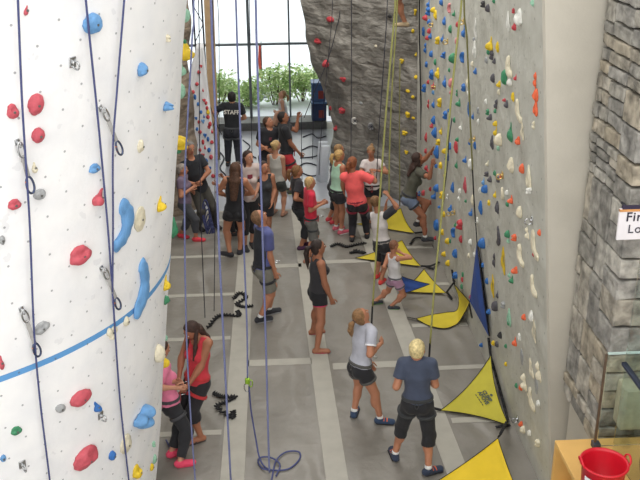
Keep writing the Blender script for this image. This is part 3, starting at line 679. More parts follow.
# =================================================================== HARDWARE ON THE WALLS
chrome = mat('polished_steel', (190, 192, 194), .25, 1.); orange_m = mat('orange_gate', (226, 128, 50), .4, .5); white_sl = mat('white_sling', (170, 168, 166), .9); blk_sl = mat('black_webbing', (34, 34, 36), .85)
gold = mat('brass_bolt', (206, 180, 120), .3, .9)
def oval(c, u, v, a, b, n=18, sq=0): return [c+u*a*math.cos(2*math.pi*i/n)+v*b*math.sin(2*math.pi*i/n)*(1+.15*math.cos(2*math.pi*i/n)) for i in range(n+1)]
def quickdraw(p0, p1, label, b=bvh_left):
    c0 = cast(b, *p0); c1 = cast(b, *p1)
    if c0 is None or c1 is None: print('qd miss', p0); return
    a, na, _ = c0; z, nz_, _ = c1; root = empty('quickdraw', a); tag(root, label, 'quickdraw', 'quickdraws clipped to the '+WL)
    na = nrm(na); A = a+na*.035; Z = z+nz_*.06; d = nrm(Z-A); s = nrm(np.cross(d, na)); L = np.linalg.norm(Z-A)
    mb = MB(); mb.obox(a+na*.004, s, np.cross(na, s), na, .018, .022, .004, .003); mb.tube(oval(a+na*.03-V3(0, 0, .008), na, V3(0, 0, 1), .022, .018), .004, 6); mb.ball(a+na*.012, .01); mb.build('bolt_hanger', chrome, root)
    mb = MB(); mb.tube(oval(A+d*.045, d, s, .055, .022), .0075, 7); mb.build('carabiner', chrome, root)
    mb = MB(); q0 = A+d*.085; q1 = Z-d*.075; mb.obox((q0+q1)/2, s, np.cross(d, s), d, .015, .006, max(np.linalg.norm(q1-q0)/2, .01), .002); mb.build('sling', white_sl, root)
    mb = MB(); mb.tube(oval(Z-d*.01, d, s, .062, .026), .008, 7); cb = mb.build('carabiner', mat('blue_steel', (90, 100, 130), .35, .9), root)
    mb = MB(); mb.tube([Z-d*.045+s*.022, Z+d*.005+s*.028], .007, 6); tag(mb.build('gate', orange_m, cb), 'orange gate')
quickdraw((17, 142), (26, 183), 'quickdraw beside the red holds at the upper left of the white wall')
quickdraw((100, 108), (113, 147), 'quickdraw hanging high in the middle of the white wall, where two ropes meet')
quickdraw((21, 309), (33, 347), 'quickdraw beside the grey hold at the blue painted line')
quickdraw((101, 268), (112, 302), 'quickdraw hanging at the rope between the two blue crescent holds')
def hanger(b, x, y, label, wall, m=chrome, s=1.):
    c = cast(b, x, y)
    if c is None: return
    a, na, _ = c; na = nrm(na); up = nrm(V3(0, 0, 1)-na*na[2]); sx = np.cross(up, na); mb = MB()
    mb.obox(a+na*.004*s, sx, up, na, .02*s, .026*s, .004*s, .003*s); mb.tube(oval(a+na*.026*s-up*.01*s, na, up, .024*s, .02*s), .005*s, 6); mb.ball(a+na*.01*s, .011*s)
    o = centre_build(mb, 'bolt_hanger', m); tag(o, label, 'bolt hanger', 'bare bolt hangers on the '+wall)
for x, y, l in ((100, 415, 'bare steel bolt hanger beside the blue teardrop hold low on white wall'), (22, 464, 'bare steel bolt hanger at the lower left of white wall'), (72, 62, 'bare steel bolt hanger on grey knob high on white wall')): hanger(bvh_left, x, y, l, WL, chrome, 1.4)
hg = ((433, 24, 'upper'), (448, 41, 'upper'), (435.5, 87, 'middle'), (464, 21, 'upper'), (475, 139, 'middle'), (455, 212, 'lower'), (451, 213, 'lower'), (532.5, 220, 'near'), (518, 419, 'near'), (503, 175, 'near'))
hl = ['brass bolt hanger by the top yellow holds near the rock corner', 'brass bolt hanger left of the green dome hold high on grey wall', 'brass bolt hanger beside a red hold near the rock corner', 'brass bolt hanger right under the twin rope top on grey wall',
      'brass bolt hanger above a blue wedge by the thin yellow rope', 'brass bolt hanger, right one of a pair under a blue hold', 'brass bolt hanger, left one of a pair under a blue hold', 'steel bolt hanger near the outer edge of the grey wall, midway up',
      'steel bolt hanger above the lowest orange hold of the grey wall', 'brass bolt hanger beside the small orange hold midway up grey wall']
for (x, y, _), l in zip(hg, hl): hanger(bvh_right, x, y, l, WR, gold if 'brass' in l else chrome, 1.5)
for x, y, l, mm in ((355, 120.5, 'shiny round metal plate on the rock wall', mat('bright_plate', (236, 234, 228), .35, .3)), (371.5, 126, 'dull round metal grille on the rock wall', mat('dull_plate', (150, 150, 152), .5, .3))):
    c = cast(bvh_rock, x, y); a, na, _ = c; na = nrm(V3(0, -1, 0)*.8+na*.2); up = nrm(V3(0, 0, 1)-na*na[2]); sx = np.cross(up, na); a = a+na*.03; root = empty('round_plate', a); tag(root, l, 'metal plate')
    mb = MB()
    for j, (r0, r1) in enumerate(((.001, .072),)):
        vs = [a+(sx*math.cos(t)+up*math.sin(t))*rr+na*zz for rr, zz in ((.075, -.06), (.075, 0), (.06, .008), (.055, 0), (.002, 0)) for t in np.linspace(0, 2*math.pi, 24, endpoint=False)]
        mb.add(vs, [(i*24+k, i*24+(k+1) % 24, i*24+24+(k+1) % 24, i*24+24+k) for i in range(4) for k in range(24)])
    mb.build('disc', mm, root); mb = MB()
    for k in range(4):
        t = math.pi*k/4; e = (sx*math.cos(t)+up*math.sin(t))*.06; mb.tube([a+na*.008-e, a+na*.008+e], .005, 5)
    mb.build('spokes', steel, root)

# =================================================================== ROPES
rp_blue = mat('blue_rope', (112, 118, 158), .8, var=.2, scale=120); rp_navy = mat('navy_rope', (72, 78, 122), .8, var=.2, scale=120); rp_dark = mat('dark_rope', (54, 54, 64), .85); rp_green = mat('lime_rope', (152, 152, 92), .8, var=.15, scale=120)
rp_olive = mat('olive_rope', (122, 120, 76), .8, var=.15, scale=120); rp_black = mat('black_rope', (36, 36, 38), .85)
def rope(pts, r, m, label, group='climbing ropes', loc=None):
    mb = MB(); mb.tube(spline(pts, 6), r, 7); o = centre_build(mb, 'climbing_rope', m); tag(o, label, 'rope', group); return o
def onleft(x, y, off=.06):
    c = cast(bvh_left, x, y); return c[0]-nrm(ray(x, y))*off*1.3
G1_ = 'ropes on the white wall'
rope([onleft(6, -260), onleft(17, -20), onleft(18, 2), onleft(22, 100), onleft(27, 180, .07), onleft(30, 230), onleft(34, 330), onleft(40, 400), onleft(50, 482), onleft(56, 540)], .0075, rp_navy, 'navy rope running down past the red holds at the far left', G1_)
rope([onleft(78, -260), onleft(85, -20), onleft(86, 2), onleft(98, 120), onleft(108, 230), onleft(113, 300, .07), onleft(120, 400), onleft(129, 482), onleft(135, 540)], .0078, rp_navy, 'navy rope crossing the large round blue hold on white wall', G1_)
rope([onleft(136, -260), onleft(125, -20), onleft(124, 2), onleft(117, 90), onleft(113, 147, .07), onleft(113, 220), onleft(112.5, 292, .085)], .0075, rp_navy, 'navy rope right of the round blue hold, ending at a quickdraw', G1_)
def hang(p, Y): return ony(p[0], p[1], Y)
def hrope(pts, Y, r, m, label, group='ropes hanging in front of the left climbers'):
    P = [hang(p, Y) for p in pts]
    if pts[0][1] < 0:   # carry on up to the anchor under the roof
        d = P[0]-P[1]; d = d/d[2]; P = [P[0]+d*.35*(8.2-P[0][2])*np.array([1, 1, 1/.35])] + P
    rope(P, r, m, label, group)
hrope([(193, -20), (192, 40), (187, 130), (184.5, 200), (187, 350), (195, 478), (197, 490)], 7.9, .0085, rp_blue, 'blue rope closest to the white wall edge, in front of woman in red')
hrope([(210, -20), (212, 40), (216, 130), (218, 220), (224, 350), (231, 485)], 8., .011, rp_blue, 'thick blue rope just right of the timber post')
hrope([(235, -20), (237, 40), (241, 150), (244, 250), (247, 330), (247.5, 378)], 8.7, .010, rp_blue, 'blue rope ending in a green belay device')
hrope([(255, -20), (256.5, 40), (259.5, 140), (262, 220), (266, 350), (269, 462), (270, 472)], 8.25, .011, rp_blue, 'blue rope crossing the man in the blue and black shirt')
hrope([(198, -20), (199.5, 130), (201, 220), (205.5, 330)], 12., .007, rp_dark, 'dark rope dangling over the grey mats left, ending above the floor')
hrope([(212, -20), (215, 180), (214, 320)], 12.2, .006, rp_dark, 'thin dark rope beside the thick blue rope, ending above the floor')
hrope([(217, -15), (219, 40), (219, 120), (220, 160)], 19.4, .009, rp_dark, 'thin grey rope against the window left of the man', 'ropes against the window')
hrope([(249, -15), (252, 160), (252, 195)], 18.5, .008, rp_dark, 'thin dark rope hanging right of the man at window', 'ropes against the window')
hrope([(213, 126), (220, 110), (223, 104)], 19.3, .008, rp_dark, 'short dark rope in the raised hand of the man at the window', 'ropes against the window')
hrope([(200, 78), (208, 100), (217, 125), (222, 135)], 18.9, .008, rp_dark, 'thin grey rope slanting across the timber post', 'ropes against the window')
hrope([(301.5, 116), (301.5, 150), (302, 180)], 17.1, .007, rp_dark, 'thin dark rope in the raised hand of man in red shorts', 'ropes by the rock wall')
hrope([(342, -15), (336, 30), (327, 62), (316, 88), (304, 118)], 17.6, .008, rp_dark, 'dark rope slanting down the left of the rock wall', 'ropes by the rock wall')
hrope([(333, -15), (330, 40), (325, 90), (320, 150), (319, 175)], 17.4, .007, rp_dark, 'thin dark rope along the left edge of the rock wall', 'ropes by the rock wall')
hrope([(351.5, -15), (351.5, 60), (351, 150), (351, 166)], 15.9, .008, rp_dark, 'dark rope hanging straight down over the coral shirt', 'ropes by the rock wall')
hrope([(388, -15), (384, 60), (379, 130), (377, 170), (376, 182)], 15.1, .008, rp_dark, 'dark rope running down to the girl in white tee', 'ropes by the rock wall')
hrope([(315, -15), (313, 130), (312, 178)], 19.5, .007, rp_dark, 'thin grey rope hanging in front of the blue bins', 'ropes against the window')
# lime ropes
hrope([(396, -20), (394, 20), (387, 100), (381, 180), (377, 240), (372.5, 308)], 10.2, .0115, rp_green, 'lime rope held by the girl in grey tee', 'lime ropes')
hrope([(372.5, 306), (371.5, 325), (371, 340)], 10.2, .012, rp_black, 'black rope section above the girl in grey tee', 'black belay straps')
hrope([(398, -20), (396.5, 20), (392, 90), (389.5, 150), (389, 196)], 13.1, .011, rp_green, 'lime rope held by the child with raised arm', 'lime ropes')
hrope([(400, 60), (399.5, 120), (399.8, 206)], 13.9, .010, rp_olive, 'faint olive rope beside the khaki climber', 'lime ropes')
hrope([(463, -20), (459, 25), (450, 110), (442, 210), (435, 280), (430, 345)], 8.9, .011, rp_green, 'long lime rope held by the blonde in navy tee', 'lime ropes')
hrope([(430, 343), (428.5, 370), (427, 400)], 8.9, .012, rp_black, 'black rope section above the blonde in navy tee', 'black belay straps')
hrope([(464, -20), (467, 40), (470, 115), (472.5, 170)], 10.6, .011, rp_olive, 'olive rope hanging down the middle of the grey wall', 'lime ropes')
hrope([(472.5, 169), (474, 200), (475.5, 222)], 10.6, .009, rp_black, 'black strap under the olive rope on grey wall', 'black belay straps')
hrope([(469.5, -15), (469.5, 60), (470.5, 112)], 11.4, .007, rp_dark, 'thin dark rope beside the olive rope high up', 'ropes by the rock wall')
hrope([(419.5, -15), (420, 60), (421, 112), (421, 140)], 15.7, .013, rp_black, 'black rope hanging in the corner of rock and grey wall', 'ropes by the rock wall')
rope([hang(p, 11.3) for p in ((452, 118), (449, 140), (447.5, 165), (443, 200))], .007, rp_dark, 'thin dark rope near the khaki climber', 'ropes by the rock wall')
# belay device at the end of a blue rope, and rope tail with coil on the mat
p = hang((247.5, 381), 8.7); root = empty('belay_device', p); tag(root, 'green belay device hanging on a blue rope', 'belay device')
gm = mat('lime_metal', (150, 190, 60), .35, .5); s = V3(1, 0, 0); mb = MB(); mb.obox(p, s, V3(0, 1, 0), V3(0, 0, 1), .028, .016, .04, .012); mb.build('body', gm, root)
mb = MB(); mb.tube(oval(p-V3(0.01, .0, .085), V3(0, 0, 1), s, .055, .03), .007, 7); mb.build('carabiner', chrome, root); mb = MB(); mb.tube(oval(p-V3(-.035, .02, .02), V3(0, 0, 1), s, .045, .02), .006, 7); mb.build('lever', gm, root)
f2 = lambda x, y, z=.015: onz(x, y, z)
rope([hang((249, 386), 8.7), hang((251, 410), 8.65), hang((256, 440), 8.55), f2(259, 456, .1), f2(264, 466), f2(272, 470), f2(288, 469), f2(299, 460), f2(299, 452, .02), f2(286, 452, .02), f2(276, 461, .03), f2(272, 478), f2(270, 490)], .0095, rp_navy, 'navy rope tail lying in a loose loop on the front mat', 'rope tails on the floor')
rope([f2(268, 470, .03), f2(262, 468, .02), f2(258, 461), f2(262, 457, .02), f2(272, 458, .03), f2(280, 465, .03), f2(276, 476)], .0095, rp_navy, 'short navy rope coil under the hanging blue rope', 'rope tails on the floor')
rope([f2(195, 470, .02), hang((190, 462), 8.6), f2(182, 452, .02), f2(172, 449, .02), f2(166, 440, .02)], .009, rp_navy, 'navy rope lying by the feet of the child in pink', 'rope tails on the floor')
def chain(pts, label):
    mb = MB(); P = spline(pts, 9)
    for i in range(0, len(P)-1):
        a, b_ = P[i], P[i+1]; w = nrm(np.cross(b_-a, [0, 0, 1]))*.028*(1 if i % 2 else -1); mb.tube([a, (a+b_)/2+w+V3(0, 0, .014), b_], .014, 6)
    o = centre_build(mb, 'daisy_chain', blk_sl); tag(o, label, 'webbing strap', 'black webbing straps lying on the mats')
chain([f2(234, 299, .02), f2(240, 293, .02), f2(246, 298, .02), f2(237, 304, .02), f2(243, 307, .02), f2(253, 306, .02)], 'black knotted strap on the mat behind man in grey shorts')
chain([f2(208, 328, .02), f2(217, 317, .02), f2(226, 315, .02), f2(239, 316, .02), f2(237, 311, .02)], 'black knotted strap on the mat above the woman in red')
chain([f2(213, 393, .02), f2(222, 397, .02), f2(235, 397, .02), f2(226, 402, .02), f2(217, 407, .02), f2(232, 418, .02), f2(233, 411, .02)], 'black knotted strap right beside the woman in red tank')
chain([f2(331, 247, .02), f2(338, 244, .02), f2(346, 247, .02), f2(355, 245, .02), f2(366, 243, .02)], 'long black strap on the mat near coral shirt woman')
chain([f2(350, 253, .02), f2(357, 252, .02), f2(364, 253, .02), f2(354, 250, .02)], 'short black strap beside the yellow tarp tip behind child')
for q, lb in (([(302, 150), (312, 146), (322, 150), (316, 156), (300, 158)], 'dark rope lying on the far mats in front of the rock wall foot'),
              ([(296, 168), (306, 163), (318, 166), (324, 172), (312, 176), (300, 172)], 'dark rope loop on the far mats left of the mint top'),
              ([(218, 150), (224, 158), (220, 168), (226, 176), (222, 184)], 'dark rope winding on the far mats left of the window man'),
              ([(243, 140), (250, 146), (247, 152), (256, 158)], 'dark rope on the far mats right of the window man'),
              ([(303, 137), (312, 134), (318, 138), (326, 136)], 'thin dark rope on the far mats under the blue bins')):
    rope([f2(a, b_, .02) for a, b_ in q], .014, rp_dark, lb, 'rope tails on the floor')
pm = mat('pale_mat', (206, 212, 220), .4, var=.04); root = empty('folded_mat', (1.14, 18.0, .01)); tag(root, 'pale folded mat standing against the left foot of the rock wall', 'mat')
mb = MB(); mb.obox((1.12, 17.98, .45), (1, 0, 0), (0, 1, .12), (.06, -.12, 1), .10, .035, .45, .02); mb.build('panel', pm, root)
mb = MB(); mb.obox((1.17, 17.88, .42), (1, .1, 0), (0, 1, .12), (.05, -.12, 1), .09, .03, .42, .02); mb.build('panel', pm, root)
# blue coil hanging by the woman with red shoes
mb = MB()
for k in range(6):
    c = hang((206+k*.5, 214+k*4), 15.3); mb.tube(spline([c+V3(.06*math.cos(t)+.01*k, .03*math.sin(t), .26*math.sin(t)*(1-.05*k)-.0*k) for t in np.linspace(0, 2*math.pi, 9)], 4), .012, 6)
o = centre_build(mb, 'rope_coil', rp_navy); tag(o, 'coiled navy rope hanging beside the older man in black', 'rope coil')

# =================================================================== TARPS (belay gates)
tarp_y = mat('yellow_tarp', (196, 178, 46), .7, var=.08, scale=5, bump=.15, bscale=12); tarp_b = mat('blue_tarp', (48, 80, 152), .7, var=.1, scale=5, bump=.15, bscale=12); tarp_yb = mat('bright_yellow_tarp', (222, 190, 38), .7, var=.06, scale=5)
tarp_shaded = mat('shaded_yellow_tarp', (186, 176, 56), .7, var=.08, scale=5, bump=.15, bscale=12)  # yellow sheet again, its translucent shading put into an olive tone
ink = mat('grey_ink', (88, 96, 84), .9)
def wr_(x, y, off=.06):
    c = cast(bvh_right, x, y)
    if c is None:
        p = onz(x, y, .03); p[0] = min(p[0], wx(p[1], p[2])-off); return p
    d = nrm(ray(x, y)); return c[0]-d*min(off/abs(c[1]@d), .3)
def tarp(A, B, C, m, label, sag=.1, conc=.12, text=None, straps=(), N=22, flat=.03, textpos=(.42, .38, .2), tsize=.1, bulge=None, lines=('CLIMB', 'ABOVE')):
    A, B, C = map(lambda q: np.asarray(q, float), (A, B, C)); ctr = (A+B+C)/3; root = empty('belay_tarp', (ctr[0], ctr[1], min(A[2], B[2], C[2]))); tag(root, label, 'tarp', 'triangular belay tarps along the grey wall')
    fn = nrm(np.cross(B-A, C-A)); fn = fn*(1 if fn[2] >= 0 else -1)
    bz = np.zeros(3) if bulge is None else np.asarray(bulge, float)
    def P(u, v, w):
        p = A*u+B*v+C*w; e = 4*(u*v*(1-w)**0+0)*0
        for (a, b_, mid) in ((u, v, (A+B)/2), (v, w, (B+C)/2), (w, u, (C+A)/2)): p = p+(ctr-mid)*conc*4*a*b_*(1-(1-a-b_))**2
        p = p+bz*27*u*v*w; s = 27*u*v*w
        p = p-V3(0, 0, sag)*(4*u*v+4*v*w+4*w*u)*.33; p = p+fn*.012*math.sin(9*u+5*v)*math.sin(7*w+3*u)*min(1, s*2)
        p[2] = max(p[2], flat); p[0] = min(p[0], wx(p[1], p[2])-.012); return p
    id_ = {}; top = []
    for i in range(N+1):
        for j in range(N+1-i): id_[i, j] = len(top); top.append(P(i/N, j/N, 1-i/N-j/N))
    F = []
    for i in range(N):
        for j in range(N-i):
            F.append((id_[i, j], id_[i+1, j], id_[i, j+1]))
            if i+j < N-1: F.append((id_[i+1, j], id_[i+1, j+1], id_[i, j+1]))
    M = len(top); vs = top+[p-fn*.006 for p in top]; fs = list(F)+[tuple(q+M for q in f)[::-1] for f in F]
    bd = [(i, 0) for i in range(N+1)]+[(N-j, j) for j in range(1, N+1)]+[(0, N-j) for j in range(1, N)]
    ids = [id_[q] for q in bd]; n = len(ids)
    for k in range(n): fs.append((ids[k], ids[(k+1) % n], ids[(k+1) % n]+M, ids[k]+M))
    mesh_obj('sheet', vs, fs, m, root, root['_w'])
    mb = MB(); mb.tube([np.array(top[q]) for q in ids]+[np.array(top[ids[0]])], .005, 5); mb.build('edge_binding', blk_sl, root)
    for s_ in straps:
        mb = MB(); Q = spline(s_, 5)
        for a, b_ in zip(Q, Q[1:]):
            d = b_-a; sd = nrm(np.cross(d, fn)); mb.obox((a+b_)/2, sd, np.cross(d, sd), d, .017, .004, np.linalg.norm(d)/2+.004)
        mb.build('strap', blk_sl, root)
    if text is not None:
        # printed words laid on the sheet
        u, v = text; w = 1-u-v; p0 = P(u, v, w); e = .02; pa, pb = P(u+e, v, w-e)-p0, P(u, v+e, w-e)-p0
        nn = nrm(np.cross(pa, pb)); nn = nn*(1 if nn[2] > 0 or nn[0] < 0 else -1); xd = nrm(textpos); xd = nrm(xd-nn*(xd@nn)); yd = np.cross(nn, xd)
        for k, ln in enumerate(lines+('~~~',)):
            if ln == '~~~':
                mm = MB()
                for q in range(5): mm.obox(p0+xd*(q-2)*tsize*.75-yd*tsize*1.6+nn*.012, xd, yd, nn, tsize*.26, tsize*.09, .001)
                mm.ball(p0+yd*tsize*1.55+xd*tsize*.2+nn*.010, (tsize*.42, tsize*.34, .003), (xd, yd, nn)); mm.build('print', ink, root); continue
            cu = bpy.data.curves.new('lettering', 'FONT'); cu.body = ln; cu.size = tsize*1.25; cu.align_x = 'CENTER'; cu.align_y = 'CENTER'; cu.extrude = .0008; cu.offset = .003
            ob = bpy.data.objects.new('lettering', cu); COL.objects.link(ob); dg = bpy.context.evaluated_depsgraph_get(); me = bpy.data.meshes.new_from_object(ob.evaluated_get(dg)); bpy.data.objects.remove(ob)
            o = bpy.data.objects.new('lettering', me); me.materials.clear(); me.materials.append(ink); COL.objects.link(o); c = p0+yd*tsize*(.5-k)*1.05+nn*.012
            o.matrix_world = Matrix(((xd[0], yd[0], nn[0], c[0]), (xd[1], yd[1], nn[1], c[1]), (xd[2], yd[2], nn[2], c[2]), (0, 0, 0, 1)))
            o.parent = root; o.matrix_parent_inverse = Matrix.Translation(-Vector(root['_w']))
    return root
anc = lambda x, y, z=.03: onz(x, y, z)
# nearest tarp, bright yellow, on the floor
c1 = anc(425, 490, .04); 
tarp(anc(498, 438, .16), anc(524, 505, .05), anc(424, 489, .05), tarp_yb, 'bright yellow tarp lying nearest, at the bottom edge of the photo', .06, .03, text=(.38, .32), textpos=(.45, -.85, 0), tsize=.06,
     straps=([anc(498, 438, .16), anc(502, 431, .25), wr_(507, 421, .04)],))
tarp(wr_(491, 355, .05), onz(509.5, 426, .03), anc(440, 410.5, .03), tarp_shaded, 'yellow tarp standing against the wall beside blonde in navy tee', .05, .17, text=(.36, .40), textpos=(.3, -.8, -.25), tsize=.052, flat=.03,
     straps=([anc(441, 410, .03), anc(433, 408, .05), onz(427, 407, .1)], [wr_(488.5, 338, .03), wr_(491, 358, .05)], [wr_(491, 358, .02), wr_(500, 390, .02), wr_(508, 420, .02)], [anc(496, 427, .03), wr_(510, 425, .03)]))
def loft_tarp(inner, outer, m, label, straps):
    I, O_ = spline(inner, 6), spline(outer, 6); ctr = np.mean(I+O_, 0); root = empty('belay_tarp', (ctr[0], ctr[1], .02)); tag(root, label, 'tarp', 'triangular belay tarps along the grey wall')
    K = 8; n = len(I); top = []
    for i in range(n):
        for k in range(K+1):
            t = k/K; p = I[i]*(1-t)+O_[i]*t; p = p-V3(0, 0, .02)*math.sin(math.pi*t)*math.sin(math.pi*i/(n-1)); p[2] = max(p[2], .02); p[0] = min(p[0], wx(p[1], p[2])-.03); top.append(p)
    M = len(top); vs = top+[p-V3(-.004, 0, .004) for p in top]; q_ = lambda i, k: i*(K+1)+k
    fs = [(q_(i, k), q_(i+1, k), q_(i+1, k+1), q_(i, k+1)) for i in range(n-1) for k in range(K)]; fs += [tuple(a+M for a in f)[::-1] for f in fs]
    bd = [q_(i, 0) for i in range(n)]+[q_(n-1, k) for k in range(1, K+1)]+[q_(i, K) for i in range(n-2, -1, -1)]
    for a, b_ in zip(bd, bd[1:]): fs.append((a, b_, b_+M, a+M))
    mesh_obj('sheet', vs, fs, m, root, root['_w']); mb = MB(); mb.tube([top[a] for a in bd], .006, 5); mb.build('edge_binding', blk_sl, root)
    for s_ in straps:
        mb = MB(); Q = spline(s_, 5)
        for a, b_ in zip(Q, Q[1:]):
            d = b_-a; sd = nrm(np.cross(d, (.3, .3, 1))); mb.obox((a+b_)/2, sd, np.cross(d, sd), d, .017, .004, np.linalg.norm(d)/2+.004)
        mb.build('strap', blk_sl, root)
loft_tarp([anc(416.5, 318.5, .03), anc(430, 315, .04), anc(445, 312.5, .05), anc(457, 310, .08), wr_(458.5, 297, .08), wr_(454, 284, .04)], [anc(417, 319.5, .03), anc(430, 326, .02), anc(445, 328.5, .02), anc(457, 324, .03), wr_(465, 312, .08), wr_(470, 302, .04)],
     tarp_y, 'yellow tarp sagging in a curve under the tall blue tarp', ([anc(417, 319, .03), anc(407, 317, .03)], [wr_(452, 270, .02), wr_(454, 284, .04)], [wr_(469, 303, .03), wr_(472, 318, .02)]))
tarp(anc(446, 293, .05), anc(424, 269, .25), anc(402, 291, .04), tarp_y, 'yellow tarp partly under the small blue tarp', .05, .04, straps=([anc(446, 293, .05), wr_(455, 281, .03)], [anc(447, 292, .05), anc(452, 299, .03)]))
tarp(anc(430, 284, .22), anc(401, 276, .38), anc(405, 293, .14), tarp_b, 'small blue tarp folded over a yellow tarp beside the child', .03, .04)
tarp(anc(402, 240, .3), anc(421, 266, .04), anc(355, 258, .03), tarp_y, 'yellow tarp behind the child in grey-white top', .08, .02, straps=([anc(421, 266, .04), anc(430, 266, .05), wr_(440, 262, .03)], [anc(424, 266, .04), anc(434, 269, .03)]))
tarp(anc(401, 208, .35), anc(415, 233, .04), anc(355, 224, .03), tarp_y, 'farthest yellow tarp, behind the child holding the rope', .1, .08, straps=([anc(415, 233, .04), anc(424, 232, .05)], [anc(410, 244, .03), anc(415, 238, .03), anc(424, 238, .03)]))
tarp(wr_(477, 243, .05), wr_(489, 336, .05), wr_(470, 301, .05), tarp_b, 'tall blue tarp hanging on the grey wall', .02, .03, straps=([wr_(475.5, 222, .03), wr_(477, 243, .05)], [wr_(478, 243, .02), wr_(484, 290, .02), wr_(489.5, 336, .02)]), bulge=(-.03, 0, 0), flat=.1)

# =================================================================== FRONT RIGHT CORNER PROPS
pine = mat('pale_birch_wood', (216, 172, 100), .5, var=.08, scale=3, bump=.05)
root = empty('wooden_shelf', (3.1, 5.6, .85)); tag(root, 'pale wooden open shelf under the red tub', 'shelf')
SX0, SX1, SY0, SY1, SZ0, SZ1 = 2.37, 3.85, 4.85, 6.28, .85, 1.7
mb = MB(); mb.box(SX0, SX1, SY0, SY1, SZ1-.04, SZ1, .004); mb.build('top_board', pine, root, smooth=False)
mb = MB(); mb.box(SX0+.01, SX1-.01, SY0+.01, SY1-.01, SZ0, SZ0+.04); mb.build('bottom_board', pine, root, smooth=False)
for y0 in (SY0, (SY0+SY1)/2-.02, SY1-.04):
    mb = MB(); mb.box(SX0+.002, SX1-.01, y0, y0+.04, SZ0+.04, SZ1-.04); mb.build('side_panel', pine, root, smooth=False)
for za in (SZ0+.42,):
    mb = MB(); mb.box(SX0+.02, SX0+.5, SY0+.04, SY1-.04, za, za+.03); mb.build('shelf_board', pine, root, smooth=False)
mb = MB(); mb.box(SX0+.5, SX0+.52, SY0+.04, SY1-.04, SZ0+.04, SZ1-.04); mb.build('back_panel', pine, root, smooth=False)
tubm = mat('red_plastic', (206, 24, 44), .35, var=.04, spec=.5)
tc = onz(604.5, 462, 2.05); tz = 1.7; rr = .172; root = empty('rubber_tub', (tc[0], tc[1], tz)); tag(root, 'round red plastic tub with two handles on the wooden shelf', 'tub')
mb = MB(); mb.lathe((tc[0], tc[1], tz), [(.001, .0), (rr*.80, .0), (rr*.84, .01), (rr*.97, .335), (rr+.012, .34), (rr+.012, .352), (rr-.004, .352), (rr*.94, .33), (rr*.80, .02), (.001, .015)], 48); mb.build('bowl', tubm, root)
for s_ in (-1, 1):
    mb = MB(); c = V3(tc[0]+s_*rr, tc[1], tz+.34); mb.tube(spline([c+V3(0, -.05, 0), c+V3(s_*.012, -.045, .035), c+V3(s_*.018, 0, .06), c+V3(s_*.012, .045, .035), c+V3(0, .05, 0)], 5), .008, 8); mb.build('handle', tubm, root)
vs = []; fs = []
for i in range(9):
    t = math.radians(196+6*i)
    for z in (.12, .27):
        r_ = rr*(.84+.13*(z-.01)/.325)+.003; vs.append((tc[0]+r_*math.cos(t), tc[1]+r_*math.sin(t), tz+z))
for i in range(8): fs.append((i*2, i*2+2, i*2+3, i*2+1))
mesh_obj('label', vs, fs, mat('white_label', (225, 225, 228), .6), root, root['_w'])
vs2 = [(tc[0]+(v[0]-tc[0])*1.004, tc[1]+(v[1]-tc[1])*1.004, tz+.15+(.05 if k % 2 else 0)) for k, v in enumerate(vs)]
mesh_obj('label_stripe', vs2[:12], fs[:5], mat('label_blue', (70, 90, 150), .6), root, root['_w'])
# glass screen with metal post and dark rail
gl2 = bpy.data.materials.new('green_edge_glass'); gl2.use_nodes = True; b = gl2.node_tree.nodes['Principled BSDF']
b.inputs['Base Color'].default_value = (.86, .94, .92, 1); b.inputs['Roughness'].default_value = .03; b.inputs['Transmission Weight'].default_value = 1; b.inputs['IOR'].default_value = 1.2
edge_m = mat('pale_glass_edge', (190, 210, 206), .2)
root = empty('glass_screen', (2.9, 6.0, 1.7)); tag(root, 'glass screen with brown metal post and dark rail in front of the stone pier', 'glass screen')
pa = ony(608, 354, 6.15); xb = pa[0]; gx_ = ony(622, 363, 6.15)[0]
mb = MB(); mb.obox((xb-.012, 6.15, (1.7+pa[2])/2), (1, 0, 0), (0, 1, 0), (0, 0, 1), .010, .010, (pa[2]-1.7)/2, .003); mb.build('post', mat('bronze_metal', (112, 96, 82), .4, .5), root, smooth=False)
mb = MB(); mb.box(xb+.004, 4.6, 6.14, 6.152, 1.72, pa[2]); mb.build('glass_pane', gl2, root, smooth=False)
mb = MB(); mb.box(xb, 4.6, 6.135, 6.157, pa[2], pa[2]+.012); mb.build('pane_edge', edge_m, root, smooth=False)
zt = ony(622, 243, 6.1)[2]; za = ony(622, 363, 6.1)[2]
mb = MB(); mb.box(gx_, gx_+.012, 4.7, 6.1, 1.70, zt); mb.build('glass_pane', gl2, root, smooth=False)
mb = MB(); mb.box(gx_-.004, gx_+.016, 4.7, 6.1, zt, zt+.014); mb.build('pane_edge', edge_m, root, smooth=False)
mb = MB(); mb.box(gx_-.02, gx_+.03, 4.7, 6.12, za-.03, za, .006); mb.build('rail', mat('dark_blue_rail', (52, 60, 82), .35, .4), root, smooth=False)
mb = MB(); a = ony(598, 441, 6.15); mb.box(xb-.03, xb+.03, 6.11, 6.19, 1.7, 1.76, .006); mb.build('clamp', steel, root, smooth=False)
# cream box on the pier
a = ony(621, 382, 6.38); c = ony(650, 422, 6.38); root = empty('wall_box', ((a[0]+c[0])/2, 6.35, c[2])); tag(root, 'cream metal box mounted on the stone pier behind glass', 'box')
mb = MB(); mb.box(a[0], c[0], 6.27, 6.47, c[2], a[2], .02); mb.build('housing', mat('cream_paint', (198, 192, 168), .5), root, smooth=False); mb = MB(); mb.box(a[0]+.02, c[0]-.02, 6.262, 6.272, c[2]+.02, a[2]-.02, .004); mb.build('lid', mat('cream_paint', (198, 192, 168), .5), root, smooth=False)
